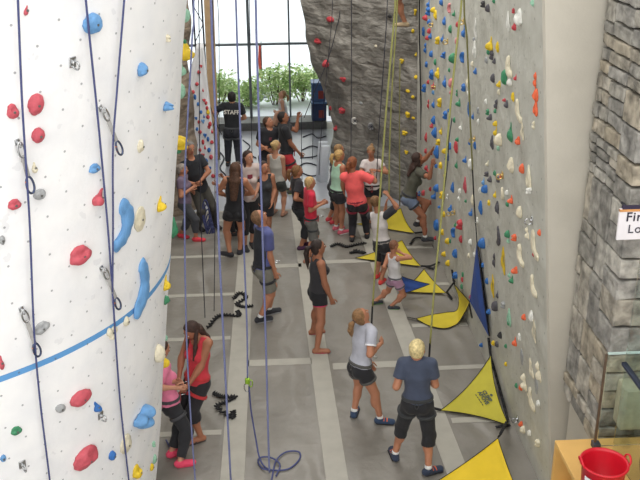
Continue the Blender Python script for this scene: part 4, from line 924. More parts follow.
# brown bag at the frame edge
p = onz(645, 478, 1.72); root = empty('bag', p); tag(root, 'brown cloth bag at the right edge beside the tub', 'bag')
sdf_obj('pouch', [elli(p+V3(.05, 0, .14), ((1, 0, 0), (0, 1, 0), (0, 0, 1)), (.10, .11, .18)), elli(p+V3(.05, 0, .26), ((1, 0, 0), (0, 1, 0), (0, 0, 1)), (.07, .08, .07))], mat('brown_cloth', (146, 104, 90), .9, bump=.3), root, .02)
mb = MB(); mb.tube(spline([p+V3(0, 0, .3), p+V3(.02, 0, .4), p+V3(.08, 0, .4), p+V3(.1, 0, .3)], 4), .01); mb.build('handle', mat('brown_cloth', (146, 104, 90), .9), root)
# sign
Ys = 6.28; tl, bl_ = ony(620, 209, Ys), ony(616.5, 240, Ys); W_ = .62; root = empty('hanging_sign', (tl[0]+.3, Ys, bl_[2])); tag(root, 'white sign with dark and orange top stripes on the stone pier', 'sign')
def quadbox(z0, z1, m, nm, y=0., dx=0.):
    k0 = (z0-bl_[2])/(tl[2]-bl_[2]); k1 = (z1-bl_[2])/(tl[2]-bl_[2]); x0 = bl_[0]+(tl[0]-bl_[0])*k0+dx; x1 = bl_[0]+(tl[0]-bl_[0])*k1+dx
    v = [(x0, Ys-y, z0), (tl[0]+W_, Ys-y, z0), (tl[0]+W_, Ys-y, z1), (x1, Ys-y, z1), (x0, Ys+.02, z0), (tl[0]+W_, Ys+.02, z0), (tl[0]+W_, Ys+.02, z1), (x1, Ys+.02, z1)]
    mesh_obj(nm, v, [(0, 1, 2, 3), (5, 4, 7, 6), (4, 0, 3, 7), (1, 5, 6, 2), (3, 2, 6, 7), (4, 5, 1, 0)], m, root, root['_w'], smooth=False)
quadbox(bl_[2], tl[2], mat('white_sign_board', (236, 232, 236), .4, var=.02), 'board')
h_ = tl[2]-bl_[2]; quadbox(tl[2]-.004, tl[2]+.022, mat('dark_purple_stripe', (50, 42, 66), .5), 'dark_stripe', .004, .02); quadbox(tl[2]-.024, tl[2]-.004, mat('orange_stripe', (214, 152, 92), .5), 'orange_stripe', .004, 0)
for ln, px, py, sz, off in (('Fire', 626.0, 217.5, .104, .0015), ('Lou', 627.6, 229.5, .10, .0003)):
    cu = bpy.data.curves.new('lettering', 'FONT'); cu.body = ln; cu.size = sz; cu.align_x = 'LEFT'; cu.align_y = 'CENTER'; cu.extrude = .001; cu.offset = off; cu.space_character = 1.12
    ob = bpy.data.objects.new('lettering', cu); COL.objects.link(ob); dg = bpy.context.evaluated_depsgraph_get(); me = bpy.data.meshes.new_from_object(ob.evaluated_get(dg)); bpy.data.objects.remove(ob)
    me.materials.clear(); me.materials.append(mat('dark_lettering', (56, 52, 66), .6)); o = bpy.data.objects.new('lettering', me); COL.objects.link(o); c = ony(px, py, Ys-.004)
    o.matrix_world = Matrix(((1, 0, 0, c[0]), (0, 0, -1, c[1]), (0, 1, 0, c[2]), (0, 0, 0, 1))); o.parent = root; o.matrix_parent_inverse = Matrix.Translation(-Vector(root['_w']))
for dx in (.12, .5):
    mb = MB(); mb.tube([(tl[0]+dx, Ys+.02, tl[2]-.05), (tl[0]+dx, Ys+.26, tl[2]-.05)], .012); mb.build('bracket', steel, root)
# stacked blue bins on the sill
binm = mat('navy_plastic', (66, 94, 140), .45, var=.06); binl = mat('red_label', (150, 70, 66), .6)
zb = .2
for i, (xa, xb2, yt, yb, lab) in enumerate(((311, 327, 101.5, 122, 'dark navy storage bin with red label, bottom of the stack'), (311, 326, 81.5, 101.5, 'blue storage bin with red label, top of the stack'))):
    a = ony(xa, yt, 22.05); c = ony(xb2, yb, 22.05); H_ = .49; z0 = zb; x0, x1 = a[0], c[0]; root = empty('storage_bin', ((x0+x1)/2, 22.15, z0)); tag(root, lab, 'storage bin', 'stacked blue bins by the window')
    mb = MB(); mb.box(x0+.015, x1-.015, 22.0, 22.4, z0, z0+H_-.05, .02); mb.build('tub', binm if i else mat('dark_navy_plastic', (48, 64, 100), .45), root, smooth=False)
    mb = MB(); mb.box(x0, x1, 21.98, 22.42, z0+H_-.05, z0+H_-.004, .012); mb.build('lid', mat('mid_blue_plastic', (88, 122, 170), .45), root, smooth=False)
    mb = MB(); mb.box((x0+x1)/2-.01, (x0+x1)/2+.12, 21.99, 22.0, z0+.08, z0+.28, .002); mb.build('label', binl, root, smooth=False)
    zb += H_

# =================================================================== PEOPLE
def cloth(c, nm=None):
    c = tuple(int(14+q*.945) for q in c)  # lifts the blacks, so haze is imitated in the cloth colour
    return mat(nm or 'cloth_%d_%d_%d' % c, c, .9, var=.13, scale=9, bump=.25, bscale=22, sheen=.1)
def skin(c): return mat('skin_%d_%d_%d' % c, c, .55, var=.05, scale=8)
def hairm(c): return mat('hair_%d_%d_%d' % c, c, .6, var=.35, scale=35, bump=.6, bscale=90)
def ik(a, t, l1, l2, pole):
    v = t-a; d = np.linalg.norm(v); mx = (l1+l2)*.995
    if d > mx: t = a+v*mx/d; d = mx
    d = max(d, abs(l1-l2)+.01); u = nrm(t-a); x = (l1*l1-l2*l2+d*d)/(2*d); h = math.sqrt(max(l1*l1-x*x, 0)); p = nrm(pole-u*(pole@u))
    return a+u*x+p*h, a+u*d
ALLP = []
def person(label, a, h, feet, pel, head, hands, face=None, pitch=0., sk=(206, 150, 118), hair=None, top=None, bottom=None, shoes=None, w=1., sex='f', twist=0., elbow=(None, None), knee=(None, None), dp=0., dh=0., harness=None, footdir=(None, None), far=False, Y0=None, curl=.5, extra=None, foot_pitch=0., zf=0., bent=False):
    cell = .0125 if not far else .016
    if h < 1.3: cell *= .85
    ar = math.radians(a); fwd = V3(math.sin(ar), math.cos(ar), 0); rt = V3(math.cos(ar), -math.sin(ar), 0); up = V3(0, 0, 1)
    F = []
    for f in feet: F.append(ony(f[0], f[1], f[2]) if len(f) > 2 else onz(f[0], f[1], zf))
    if Y0 is None: Y0 = (F[0][1]+F[1][1])/2
    Y0 = Y0
    P = ony(pel[0], pel[1], Y0+dp); HT = ony(head[0], head[1], Y0+dh)
    u = nrm(HT-P); root = empty('person', (P[0], P[1], min(F[0][2], F[1][2]))); tag(root, label, 'person'); ALLP.append(label)
    tl = .30*h
    fr = math.radians(a if face is None else face); hfw0 = V3(math.sin(fr), math.cos(fr), 0); pt = math.radians(pitch)
    hf = nrm(hfw0*math.cos(pt)+up*math.sin(pt)); hup = nrm(up*math.cos(pt)-hfw0*math.sin(pt)); hr = np.cross(hf, hup)
    hc = HT-hup*.068*h*.9-up*.068*h*.1 if pitch > -60 else HT
    neck = P+(hc-hf*.01*h-hup*.075*h-P)*1.; span = np.linalg.norm(neck-P); un = nrm(neck-P); neck = P+un*min(max(span, .27*h), .36*h); u = un
    ta = ar+math.radians(twist); srt = V3(math.cos(ta), -math.sin(ta), 0); srt = nrm(srt-u*(srt@u)); sf = nrm(np.cross(u, srt)); sf = sf if sf@V3(math.sin(ta), math.cos(ta), 0) > 0 else -sf
    sw = (.103 if sex == 'm' else .091)*w; SH = [neck-u*.036*h-srt*sw*h, neck-u*.036*h+srt*sw*h]   # L, R
    HP = [P-rt*.05*h*w-up*.015*h, P+rt*.05*h*w-up*.015*h]
    sp = [P+u*.10*h, P+u*.2*h]
    # legs
    KN_, AN = [], []; FD = []
    for i in range(2):
        fd = fwd if footdir[i] is None else V3(math.sin(math.radians(footdir[i])), math.cos(math.radians(footdir[i])), 0); FD.append(fd)
        an = F[i]+up*.045*h; dist = np.linalg.norm(an-HP[i]); l = min(max(.222*h, dist/2*1.006), .27*h) if not bent else .245*h
        k, e = ik(HP[i], an, l, l, fd+fwd*.6 if knee[i] is None else np.asarray(knee[i], float)); KN_.append(k); AN.append(e)
    EL, WR_, HD = [], [], []
    for i in range(2):
        side = srt*(-1 if i == 0 else 1); hd = hands[i]
        if hd is None: tgt = SH[i]-up*.33*h+side*.05*h+sf*.04*h
        elif len(hd) == 3: tgt = ony(hd[0], hd[1], Y0+hd[2])
        pole = -sf*.5+side*.45-up*.45 if elbow[i] is None else np.asarray(elbow[i], float)
        v = tgt-SH[i]; dist = np.linalg.norm(v); l1, l2 = .168*h, .15*h
        if dist > (l1+l2)+.02*h: k_s = min(dist/(l1+l2+.02*h), 1.12); l1 *= k_s; l2 *= k_s
        e, wv = ik(SH[i], SH[i]+nrm(v)*max(dist-.045*h*.6, .1*h), l1, l2, pole); EL.append(e); WR_.append(wv); HD.append(nrm(wv-e))
    r = lambda x: x*h*w
    torsoW = dict(f=((.092, .066), (.074, .056), (.086, .064), (.083, .05)), m=((.088, .064), (.082, .062), (.098, .07), (.098, .058)))[sex]
    (pw, pd), (ww, wd), (cw, cd), (tw_, td) = [(x*h*w, y*h*w) for x, y in torsoW]
    top_c = neck-u*.045*h
    def torso(g, bot=-.02):
        return [ecap(P+u*bot*h, P+u*.03*h, rt, pw+g, pd+g, pw+g, pd+g), ecap(P+u*.03*h, sp[0], rt+srt, pw+g, pd+g, ww+g, wd+g), ecap(sp[0], sp[1], srt, ww+g, wd+g, cw+g, cd+g), ecap(sp[1], top_c, srt, cw+g, cd+g, tw_+g, td+g)]
    def trap(g): return [cap(neck-u*.016*h, SH[i], .034*h*w+g, .033*h*w+g) for i in range(2)]
    def arm(i, g, t0=0., t1=1., taper=0.):
        return cap(SH[i], EL[i], .036*h*w+g, .0255*h*w+g+taper)
    buttock = [elli(P-fwd*.024*h+rt*s*.038*h*w-u*.02*h, (rt, fwd, up), (r(.050), r(.050), r(.056))) for s in (-1, 1)]
    bust = [elli(sp[1]+sf*.045*h+srt*s*.036*h*w+u*.0*h, (srt, sf, u), (r(.036), r(.036), r(.036))) for s in (-1, 1)] if sex == 'f' and h > 1.45 else []
    head_ = [elli(hc+hup*.010*h, (hr, hf, hup), (.047*h*.98, .057*h, .058*h)), elli(hc+hf*.012*h-hup*.028*h, (hr, hf, hup), (.036*h, .042*h, .042*h)), cap(hc+hf*.052*h+hup*.008*h, hc+hf*.064*h-hup*.012*h, .006*h, .0095*h),
             cap(hc-hf*.012*h-hup*.04*h, neck-u*.01*h, .032*h*w**.5, .034*h*w**.5)] + [elli(hc+hr*s*.048*h-hf*.004*h-hup*.006*h, (hr, hf, hup), (.007*h, .012*h, .019*h)) for s in (-1, 1)]
    prims = torso(0)+trap(0)+buttock+bust+head_
    for i in range(2):
        prims += [cap(SH[i], EL[i], r(.034), r(.024)), cap(EL[i], WR_[i], r(.0245), r(.0155)), cap(EL[i]+(WR_[i]-EL[i])*.12, EL[i]+(WR_[i]-EL[i])*.4, r(.0265), r(.023))]
        prims += [cap(HP[i], KN_[i], r(.055), r(.035)), cap(KN_[i], AN[i], r(.034), r(.0215)), elli(KN_[i]+(AN[i]-KN_[i])*.27-FD[i]*.012*h, (rt, fwd, up), (r(.034), r(.035), r(.07)))]
        fd = FD[i]; toe = AN[i]+fd*.095*h-up*.030*h; toe[2] = max(toe[2], AN[i][2]-.032*h); prims += [cap(AN[i]-fd*.022*h-up*.022*h, toe, r(.021), r(.0165)), ecap(AN[i]-up*.02*h, toe, np.cross(fd, up), .022*h, .02*h, .028*h, .013*h)]
    # hands: palm and five fingers, same mesh
    ex = MB()
    for i in range(2):
        d = HD[i]; side = srt*(-1 if i == 0 else 1); pn = nrm(-side*.8+sf*.2 - d*((-side*.8+sf*.2)@d)); ac = nrm(np.cross(d, pn)); fwdside = ac if ac@(sf+up*.3) > 0 else -ac
        W0 = WR_[i]; prims.append(ecap(W0+d*.006*h, W0+d*.045*h, ac, .017*h, .010*h, .023*h, .010*h))
        for q, (o_, L_) in enumerate(((-.017, .036), (-.0058, .044), (.0056, .046), (.0165, .041))):
            b0 = W0+d*.042*h+ac*o_*h*(1 if fwdside is ac else -1); pts = [b0]; dd = d.copy()
            for j, fr_ in enumerate((.45, .32, .23)):
                dd = nrm(dd+pn*curl*(.55+.25*j)); pts.append(pts[-1]+dd*L_*h*fr_)
            ex.tube(pts, [.0056*h, .0053*h, .005*h, .0036*h], 6)
        b0 = W0+d*.012*h+fwdside*.013*h; dd = nrm(d*.7+fwdside*.75+pn*.25); ex.tube([b0, b0+dd*.022*h, b0+nrm(dd+d*.5)*.04*h, b0+nrm(dd+d*.8+pn*.3*curl)*.056*h], [.0078*h, .007*h, .0062*h, .0042*h], 6)
    sk_m = skin(sk)
    sdf_obj('body', prims, sk_m, root, cell, .018, extra=ex)
    # face
    for s in (-1, 1):
        e = hc+hf*.0505*h+hr*s*.0185*h+hup*.008*h; mb = MB(); mb.ball(e, (.0075*h, .0045*h, .0045*h), (hr, hf, hup), 8, 6); ey = mb.build('eye', mat('eye_white', (226, 222, 216), .3), root)
        mb = MB(); mb.ball(e+hf*.0028*h, (.0036*h, .003*h, .0038*h), (hr, hf, hup), 8, 6); mb.build('iris', mat('dark_iris', (52, 40, 32), .3), ey)
        mb = MB(); mb.tube([e+hup*.0125*h-hr*.010*h+hf*.003*h, e+hup*.015*h+hf*.0035*h, e+hup*.0125*h+hr*.010*h+hf*.001*h], .0024*h, 5); mb.build('eyebrow', hairm(hair[1] if hair else (60, 45, 35)), root)
    m_ = hc+hf*.0525*h-hup*.031*h; mb = MB(); mb.ball(m_, (.0145*h, .0045*h, .0048*h), (hr, hf, hup), 10, 6); mb.build('mouth', mat('lips', (176, 96, 88), .5), root)
    # hair
    if hair:
        st, hcx = hair[0], hair[1]; hm = hairm(hcx); g = .010*h
        capp = [elli(hc+hup*.016*h-hf*.006*h, (hr, hf, hup), (.0525*h, .0605*h, .059*h)), elli(hc-hf*.018*h-hup*.018*h, (hr, hf, hup), (.048*h, .042*h, .05*h if st != 'short' else .036*h))]
        cuts = [(hc+hf*.020*h+hup*.028*h, nrm(hf*.95-hup*.62)), (hc-hup*(.052 if st != 'long' else .2)*h, -hup)]
        if st == 'thin': cuts[0] = (hc+hf*.0*h+hup*.02*h, nrm(hf*.9-hup*.5))
        sdf_obj('hair', capp, hm, root, cell*.85, .02, cuts)
        tail = hair[2] if len(hair) > 2 else .17
        if st == 'pony':
            b0 = hc-hf*.058*h+hup*.022*h; pts = [b0, b0-hf*.035*h-up*.005*h, b0-hf*.045*h-up*.045*h, b0-hf*.038*h-up*tail*.65*h, b0-hf*.03*h-up*tail*h]
            rr = [.011, .021, .022, .017, .006]; pt_ = sdf_obj('ponytail', [cap(p, q, ra*h, rb*h) for p, q, ra, rb in zip(pts, pts[1:], rr, rr[1:])], hm, root, cell*.85, .012)
            mb = MB(); mb.tube([b0+hf*.004*h, b0-hf*.010*h], .0135*h, 10); mb.build('hair_tie', cloth((50, 40, 60)), pt_)
        if st == 'long':
            b1 = hc-hf*.04*h-hup*.03*h; b2 = neck-sf*.06*h-u*.02*h; b3 = b2-u*tail*h-sf*.02*h; fl_ = np.array(hair[3]) if len(hair) > 3 else np.zeros(3)
            ps = [ecap(b1, b2+fl_*.3, hr, .046*h, .034*h, .055*h, .026*h), ecap(b2+fl_*.3, b3+fl_, srt, .055*h, .026*h, .034*h, .014*h)]
            for s in (-1, 1): ps.append(cap(hc+hr*s*.044*h-hf*.008*h, hc+hr*s*.05*h-hf*.0*h-up*.11*h+fl_*.5, .016*h, .014*h)); ps.append(cap(hc+hr*s*.05*h-up*.11*h+fl_*.5, hc+hr*s*.052*h+hf*.01*h-up*(.11+tail*.5)*h+fl_, .016*h, .008*h))
            sdf_obj('long_hair', ps, hm, root, cell*.85, .025)
        if st == 'bun': sdf_obj('hair_bun', [elli(hc-hf*.06*h+hup*.03*h, (hr, hf, hup), (.026*h, .026*h, .026*h))], hm, root, cell*.8)
    # top
    g = .0085*h
    if top:
        kind, c = top[0], cloth(top[1]); opt = top[2] if len(top) > 2 else {}
        hem = opt.get('hem', -.02); g = opt.get('g', .0085)*h
        ps = torso(g, -.05 if hem < -.03 else -.03)+[_grow(q, g) for q in bust]+[_grow(q, g*.9) for q in buttock if hem < -.02]
        cuts = [(P+u*hem*h, -u)]; subs = []
        if kind == 'tee':
            sl = opt.get('sleeve', .62); ps += trap(g*.8)
            for i in range(2): d = nrm(EL[i]-SH[i]); e_ = SH[i]+(EL[i]-SH[i])*sl; ps.append(cap(SH[i], e_+d*.04, r(.034)+g*1.15, r(.031)+g*1.35, [(e_, d)]))
            cuts.append((neck+u*.022*h, u)); subs = [cap(neck+u*.012*h+sf*.006*h, neck+u*.08*h+sf*.01*h, .037*h, .05*h), elli(neck+sf*.03*h+u*.006*h, (srt, sf, u), (.034*h, .026*h, .028*h))]
            if sl > 1:
                for i in range(2): d = nrm(WR_[i]-EL[i]); e_ = EL[i]+(WR_[i]-EL[i])*(sl-1); ps.append(cap(EL[i], e_+d*.03, r(.026)+g*1.2, r(.02)+g*1.2, [(e_, d)]))
        else:
            ps += [cap(neck-u*.022*h+srt*s*.030*h, neck-u*.022*h+srt*s*.070*h, .030*h*w+g*.6, .028*h*w+g*.6) for s in (-1, 1)]
            cuts.append((neck-u*.0*h, nrm(u-sf*.1)))
            subs = [elli(neck+sf*.045*h-u*.015*h, (srt, sf, u), (.046*h, .05*h, .056*h)), elli(neck-sf*.05*h-u*.005*h, (srt, sf, u), (.044*h, .04*h, .04*h))]+[elli(SH[i]+(srt*(-1 if i == 0 else 1))*.035*h-u*.004*h, (srt, sf, u), (.045*h, .085*h, .072*h)) for i in range(2)]
        so = sdf_obj('shirt', ps, c, root, cell*.9, .016, cuts, subs)
        if kind == 'tee' and opt.get('cuff'):
            for i in range(2):
                d = nrm(EL[i]-SH[i]); e_ = SH[i]+(EL[i]-SH[i])*opt.get('sleeve', .62)
                sdf_obj('cuff', [cap(e_-d*.03, e_+d*.03, r(.032)+g*1.5, r(.032)+g*1.5, [(e_+d*.006*h, d), (e_-d*.008*h, -d)])], cloth(opt['cuff']), root, cell*.7, .004)
        if opt.get('back'):   # a panel of another colour across the back
            sdf_obj('back_panel', torso(g+.004), cloth(opt['back']), root, cell*.9, .016, [(P+u*hem*h, -u), (P-sf*.012*h, sf), (neck-u*.012*h, u)])
        if opt.get('sleeves'):
            for i in range(2):
                d = nrm(EL[i]-SH[i]); e_ = SH[i]+(EL[i]-SH[i])*(opt.get('sleeve', .62)+.02); sdf_obj('sleeve', [cap(SH[i], e_+d*.04, r(.034)+g*1.5, r(.031)+g*1.7, [(e_, d)])], cloth(opt['sleeves']), root, cell*.8, .01, [(SH[i]-d*.045*h, -d)])
        if opt.get('print'):
            txt, sz, where = opt['print'][:3]; pc = opt['print'][3] if len(opt['print']) > 3 else (214, 210, 200)
            fv = sf if where == 'front' else -sf; base = sp[1]+u*.045*h; hit = None
            bt = BVHTree.FromPolygons([v.co for v in so.data.vertices], [p_.vertices for p_ in so.data.polygons]); rl = Vector(base+fv*.5-np.array(root['_w'])); q = bt.ray_cast(rl, Vector(-fv))
            if q[0] is not None:
                c0 = np.array(q[0])+np.array(root['_w'])+fv*.006; nn = nrm(fv+u*0); xd = nrm(np.cross(u, nn)); yd = np.cross(nn, xd)
                if txt == '#':
                    mb = MB(); mb.obox(c0, xd, yd, nn, sz, sz*1.1, .003, .002); mb.build('pocket', cloth(pc), root)
                else:
                    cu = bpy.data.curves.new('lettering', 'FONT'); cu.body = txt; cu.size = sz; cu.align_x = 'CENTER'; cu.align_y = 'CENTER'; cu.extrude = .001; cu.offset = .004
                    ob = bpy.data.objects.new('lettering', cu); COL.objects.link(ob); dg = bpy.context.evaluated_depsgraph_get(); me = bpy.data.meshes.new_from_object(ob.evaluated_get(dg)); bpy.data.objects.remove(ob)
                    me.materials.clear(); me.materials.append(cloth(pc)); o = bpy.data.objects.new('lettering', me); COL.objects.link(o); c0 = c0+nn*.006
                    o.matrix_world = Matrix(((xd[0], yd[0], nn[0], c0[0]), (xd[1], yd[1], nn[1], c0[1]), (xd[2], yd[2], nn[2], c0[2]), (0, 0, 0, 1))); o.parent = root; o.matrix_parent_inverse = Matrix.Translation(-Vector(root['_w']))
    # bottom
    if bottom:
        kind, c = bottom[0], cloth(bottom[1]); L_ = bottom[2] if len(bottom) > 2 else {'shorts': .5, 'capri': 1.45, 'pants': 1.93}[kind]; g2 = (.0115 if kind != 'shorts' else .012)*h
        if kind == 'pants' and sex == 'm': g2 = .013*h
        ps = [ecap(P-u*.03*h, P+u*.05*h, rt, pw+.004*h, pd+.004*h, pw*.97+.004*h, pd*.97+.004*h)]+[_grow(q, g2*.7) for q in buttock]; cuts = [(P+u*.035*h, u)]
        for i in range(2):
            if L_ <= 1:
                d = nrm(KN_[i]-HP[i]); e_ = HP[i]+(KN_[i]-HP[i])*L_; ps.append(cap(HP[i], e_+d*.05, r(.055)+g2*.6, r(.055-.020*L_)+g2*1.6, [(e_, d)]))
            else:
                ps.append(cap(HP[i], KN_[i], r(.055)+g2*.6, r(.035)+g2)); d = nrm(AN[i]-KN_[i]); e_ = KN_[i]+(AN[i]-KN_[i])*(L_-1); ps.append(cap(KN_[i], e_+d*.03, r(.035)+g2, r(.035-.013*(L_-1))+g2, [(e_, d)]))
                ps.append(elli(KN_[i]+FD[i]*.004*h, (rt, fwd, up), (r(.036)+g2, r(.037)+g2, r(.04)+g2)))
                ps.append(elli(KN_[i]+(AN[i]-KN_[i])*.25-FD[i]*.012*h, (rt, fwd, up), (r(.034)+g2*.7, r(.035)+g2*.8, r(.07)+g2), [(e_, d)]))
        sdf_obj('shorts' if kind == 'shorts' else 'trousers', ps, c, root, cell*.9, .014, cuts)
        if len(bottom) > 3:   # hem of another colour
            for i in range(2):
                d = nrm(KN_[i]-HP[i]); e_ = HP[i]+(KN_[i]-HP[i])*L_; sdf_obj('hem', [cap(e_-d*.03, e_+d*.03, r(.052)+g2, r(.048)+g2, [(e_+d*.010*h, d), (e_-d*.002*h, -d)])], cloth(bottom[3]), root, cell*.8, .004)
    # shoes
    if shoes:
        kind, sc = shoes[0], shoes[1]
        for i in range(2):
            fd = FD[i]; a0 = AN[i]; sd = np.cross(fd, up); fz = a0[2]-.045*h; heel = a0-fd*.022*h-up*.022*h; toe = a0+fd*.098*h-up*.029*h
            if kind == 'flipflop':
                mb = MB(); c = (heel+toe)/2; c[2] = fz+.006*h; n_ = 14; ol = [(math.cos(t)*.078*h, math.sin(t)*.027*h*(1+.25*math.cos(t))) for t in np.linspace(0, 2*math.pi, n_, endpoint=False)]
                vs = [c+fd*x+sd*y+up*z for z in (-.006*h, .006*h) for x, y in ol]; mb.add(vs, [tuple(range(n_))[::-1], tuple(range(n_, 2*n_))]+[(k, (k+1) % n_, n_+(k+1) % n_, n_+k) for k in range(n_)])
                for s in (-1, 1): mb.tube([c+fd*.045*h+up*.02*h, c+fd*.0*h+sd*s*.028*h+up*.008*h], .004*h, 5)
                mb.build('flip_flop', cloth(sc), root); continue
            ps = [cap(heel, toe, r(.024)+.004, r(.0195)+.003), ecap(a0-up*.018*h, toe, sd, .026*h, .022*h, .031*h, .017*h), cap(a0-up*.02*h, a0+up*(.004 if kind != 'boot' else .03)*h, r(.0255)+.004, r(.026)+.003, [(a0+up*.008*h, up)])]
            so = sdf_obj('shoe', ps, cloth(sc), root, cell*.8, .012, [(V3(0, 0, fz+.003*h), -up)])
            if so is not None and len(shoes) > 2:
                sole = sdf_obj('sole', [ecap(heel*V3(1, 1, 0)+up*(fz+.006*h), toe*V3(1, 1, 0)+up*(fz+.006*h), sd, .030*h, .012*h, .034*h, .012*h)], mat('sole_%d_%d_%d' % shoes[2], shoes[2], .7), so, cell*.7, .005, [(V3(0, 0, fz), -up), (V3(0, 0, fz+.010*h), up)])
            if len(shoes) > 3: mb = MB(); mb.tube([a0+up*.0*h, a0+(KN_[i]-a0)*.11], [r(.026), r(.025)], 12); mb.build('sock', cloth(shoes[3]), root)
            if len(shoes) > 4:
                for q in (.3, .55): c = a0+fd*.098*h*q-up*.004*h*(1+q*3); mb = MB(); mb.tube([c-sd*.024*h-up*.004*h, c+up*.010*h, c+sd*.024*h-up*.004*h], .0055*h, 6); mb.build('shoe_strap', cloth(shoes[4]), so)
    if harness:
        hm = cloth(harness); b0 = P+u*.03*h
        sdf_obj('harness_belt', [ecap(b0-u*.03*h, b0+u*.06*h, rt, pw+.018*h, pd+.018*h, (pw+ww)/2+.020*h, (pd+wd)/2+.020*h)], hm, root, cell*.7, .004, [(b0+u*.016*h, u), (b0-u*.009*h, -u)])
        for i in range(2):
            d = nrm(KN_[i]-HP[i]); c = HP[i]+d*.085*h; sdf_obj('leg_loop', [cap(c-d*.05*h, c+d*.05*h, r(.055)+.017*h, r(.05)+.016*h, [(c+d*.012*h, d), (c-d*.012*h, -d)])], hm, root, cell*.7, .004)
        mb = MB(); q = b0+fwd*(pd+.025*h); mb.tube(oval(q-up*.02*h, up, rt, .04*h, .012*h, 12), .005*h, 6); mb.build('belay_loop', cloth((160, 60, 60)), root)
        mb = MB(); mb.tube(oval(q+fwd*.03*h-up*.0*h, fwd, rt, .03*h, .016*h, 12), .0035*h, 6); mb.build('carabiner', chrome, root)
        mb = MB(); mb.tube(oval(b0-fwd*(pd+.022*h)-up*.016*h, up, rt, .022*h, .012*h, 12), .003*h, 5); mb.build('gear_strap', hm, root)
    return dict(root=root, P=P, u=u, neck=neck, sf=sf, srt=srt, hc=hc, h=h, WR=WR_, EL=EL, SH=SH, HP=HP, KN=KN_, AN=AN, hf=hf, hr=hr, hup=hup)
def _grow(p, g):
    p = list(p)
    if p[0] == 'o': p[3] = p[3]+g
    return tuple(p)
SKN, TAN, BRN = (192, 140, 114), (180, 124, 96), (162, 108, 82)
BLK = (34, 34, 38)
# --- front right pair
person('blonde person in navy tee and black capris belaying at the bottom right', 12, 1.62, [(395, 459), (428, 474)], (417.5, 401), (417, 341), [(402, 376, .24), (424, 372, .26)], face=25, pitch=12, hair=('short', (214, 196, 144)), top=('tee', (56, 64, 84), dict(hem=.005)),
       bottom=('capri', (24, 24, 27), 1.30), shoes=('shoe', (36, 46, 66), (40, 40, 44), (214, 214, 212), (190, 84, 50)), harness=(44, 46, 48), elbow=(V3(-.35, -.35, -1), V3(.35, -.4, -1)), footdir=(-5, 70), sk=TAN)
person('girl in light grey tee and black shorts looking up', 62, 1.56, [(354, 416), (380, 423)], (360, 366), (357, 311), [(371, 366, .16), (381, 347, -.02)], face=62, pitch=38, hair=('pony', (134, 100, 66), .11), top=('tee', (174, 176, 188), dict(cuff=(228, 228, 232), sleeve=.6, hem=.01)),
       bottom=('shorts', (26, 26, 30), .38), shoes=('shoe', (42, 60, 88), (44, 44, 48), (226, 226, 224), (214, 100, 60)), harness=(74, 72, 70), elbow=(None, V3(.1, -.3, -1)), footdir=(15, 98), sk=TAN)
person('person in black tank top with long dark ponytail standing sideways in flip-flops', 78, 1.63, [(313, 334), (317, 353)], (318, 291), (317, 240), [(324, 300, .18), (334, 309, -.06)], face=72, pitch=8, hair=('pony', (46, 34, 30), .19), top=('tank', (36, 35, 40), dict(hem=-.01)),
       bottom=('shorts', (20, 20, 24), .36, (196, 50, 92)), shoes=('flipflop', (160, 64, 70)), elbow=(V3(-.6, .2, -.6), V3(-.3, -.3, -.6)), footdir=(75, 88), sk=BRN)
person('man in blue and black shirt and grey camouflage shorts looking up', 68, 1.74, [(269, 314), (260, 322)], (263, 268), (255, 212), [(272, 272, .2), (277, 283, -.08)], face=66, pitch=36, sex='m', hair=('thin', (120, 90, 66)), top=('tee', (78, 84, 138), dict(back=(30, 32, 40), hem=-.035, sleeve=.7)),
       bottom=('shorts', (112, 110, 100), .82), shoes=('shoe', (36, 38, 44), (150, 150, 152), (224, 224, 224)), elbow=(None, V3(-.8, -.2, -.5)), footdir=(65, 72), sk=TAN, harness=(40, 40, 44))
person('person in red tank top and black capris with long hair handling rope', 222, 1.60, [(201, 441), (189, 429)], (197, 380), (187, 325), [(187, 388, -.18), (178, 382, -.05)], face=235, pitch=-38, hair=('long', (62, 42, 36), .16, (-.03, -.06, .0)), top=('tank', (190, 44, 56), dict(hem=-.02)),
       bottom=('capri', (30, 28, 32), 1.35), shoes=('flipflop', (60, 50, 46)), harness=(176, 40, 44), elbow=(V3(.6, .4, -.4), V3(-.5, .4, -.4)), footdir=(250, 240), sk=BRN)
person('child in pink tee and black trousers partly hidden by the white wall', 58, 1.50, [(172, 456), (180.5, 466)], (169.5, 402), (163, 341), [(178, 384, .12), (177, 391, -.06)], pitch=-15, hair=('short', (70, 50, 40)), top=('tee', (226, 122, 156), dict(sleeve=.75, hem=-.03)), bottom=('pants', (32, 32, 36), 1.86),
       shoes=('shoe', (228, 66, 100), (200, 60, 90)), elbow=(None, V3(-.2, -.6, -.8)), footdir=(60, 78), harness=(60, 60, 64), sk=SKN, dp=.2, dh=.3)
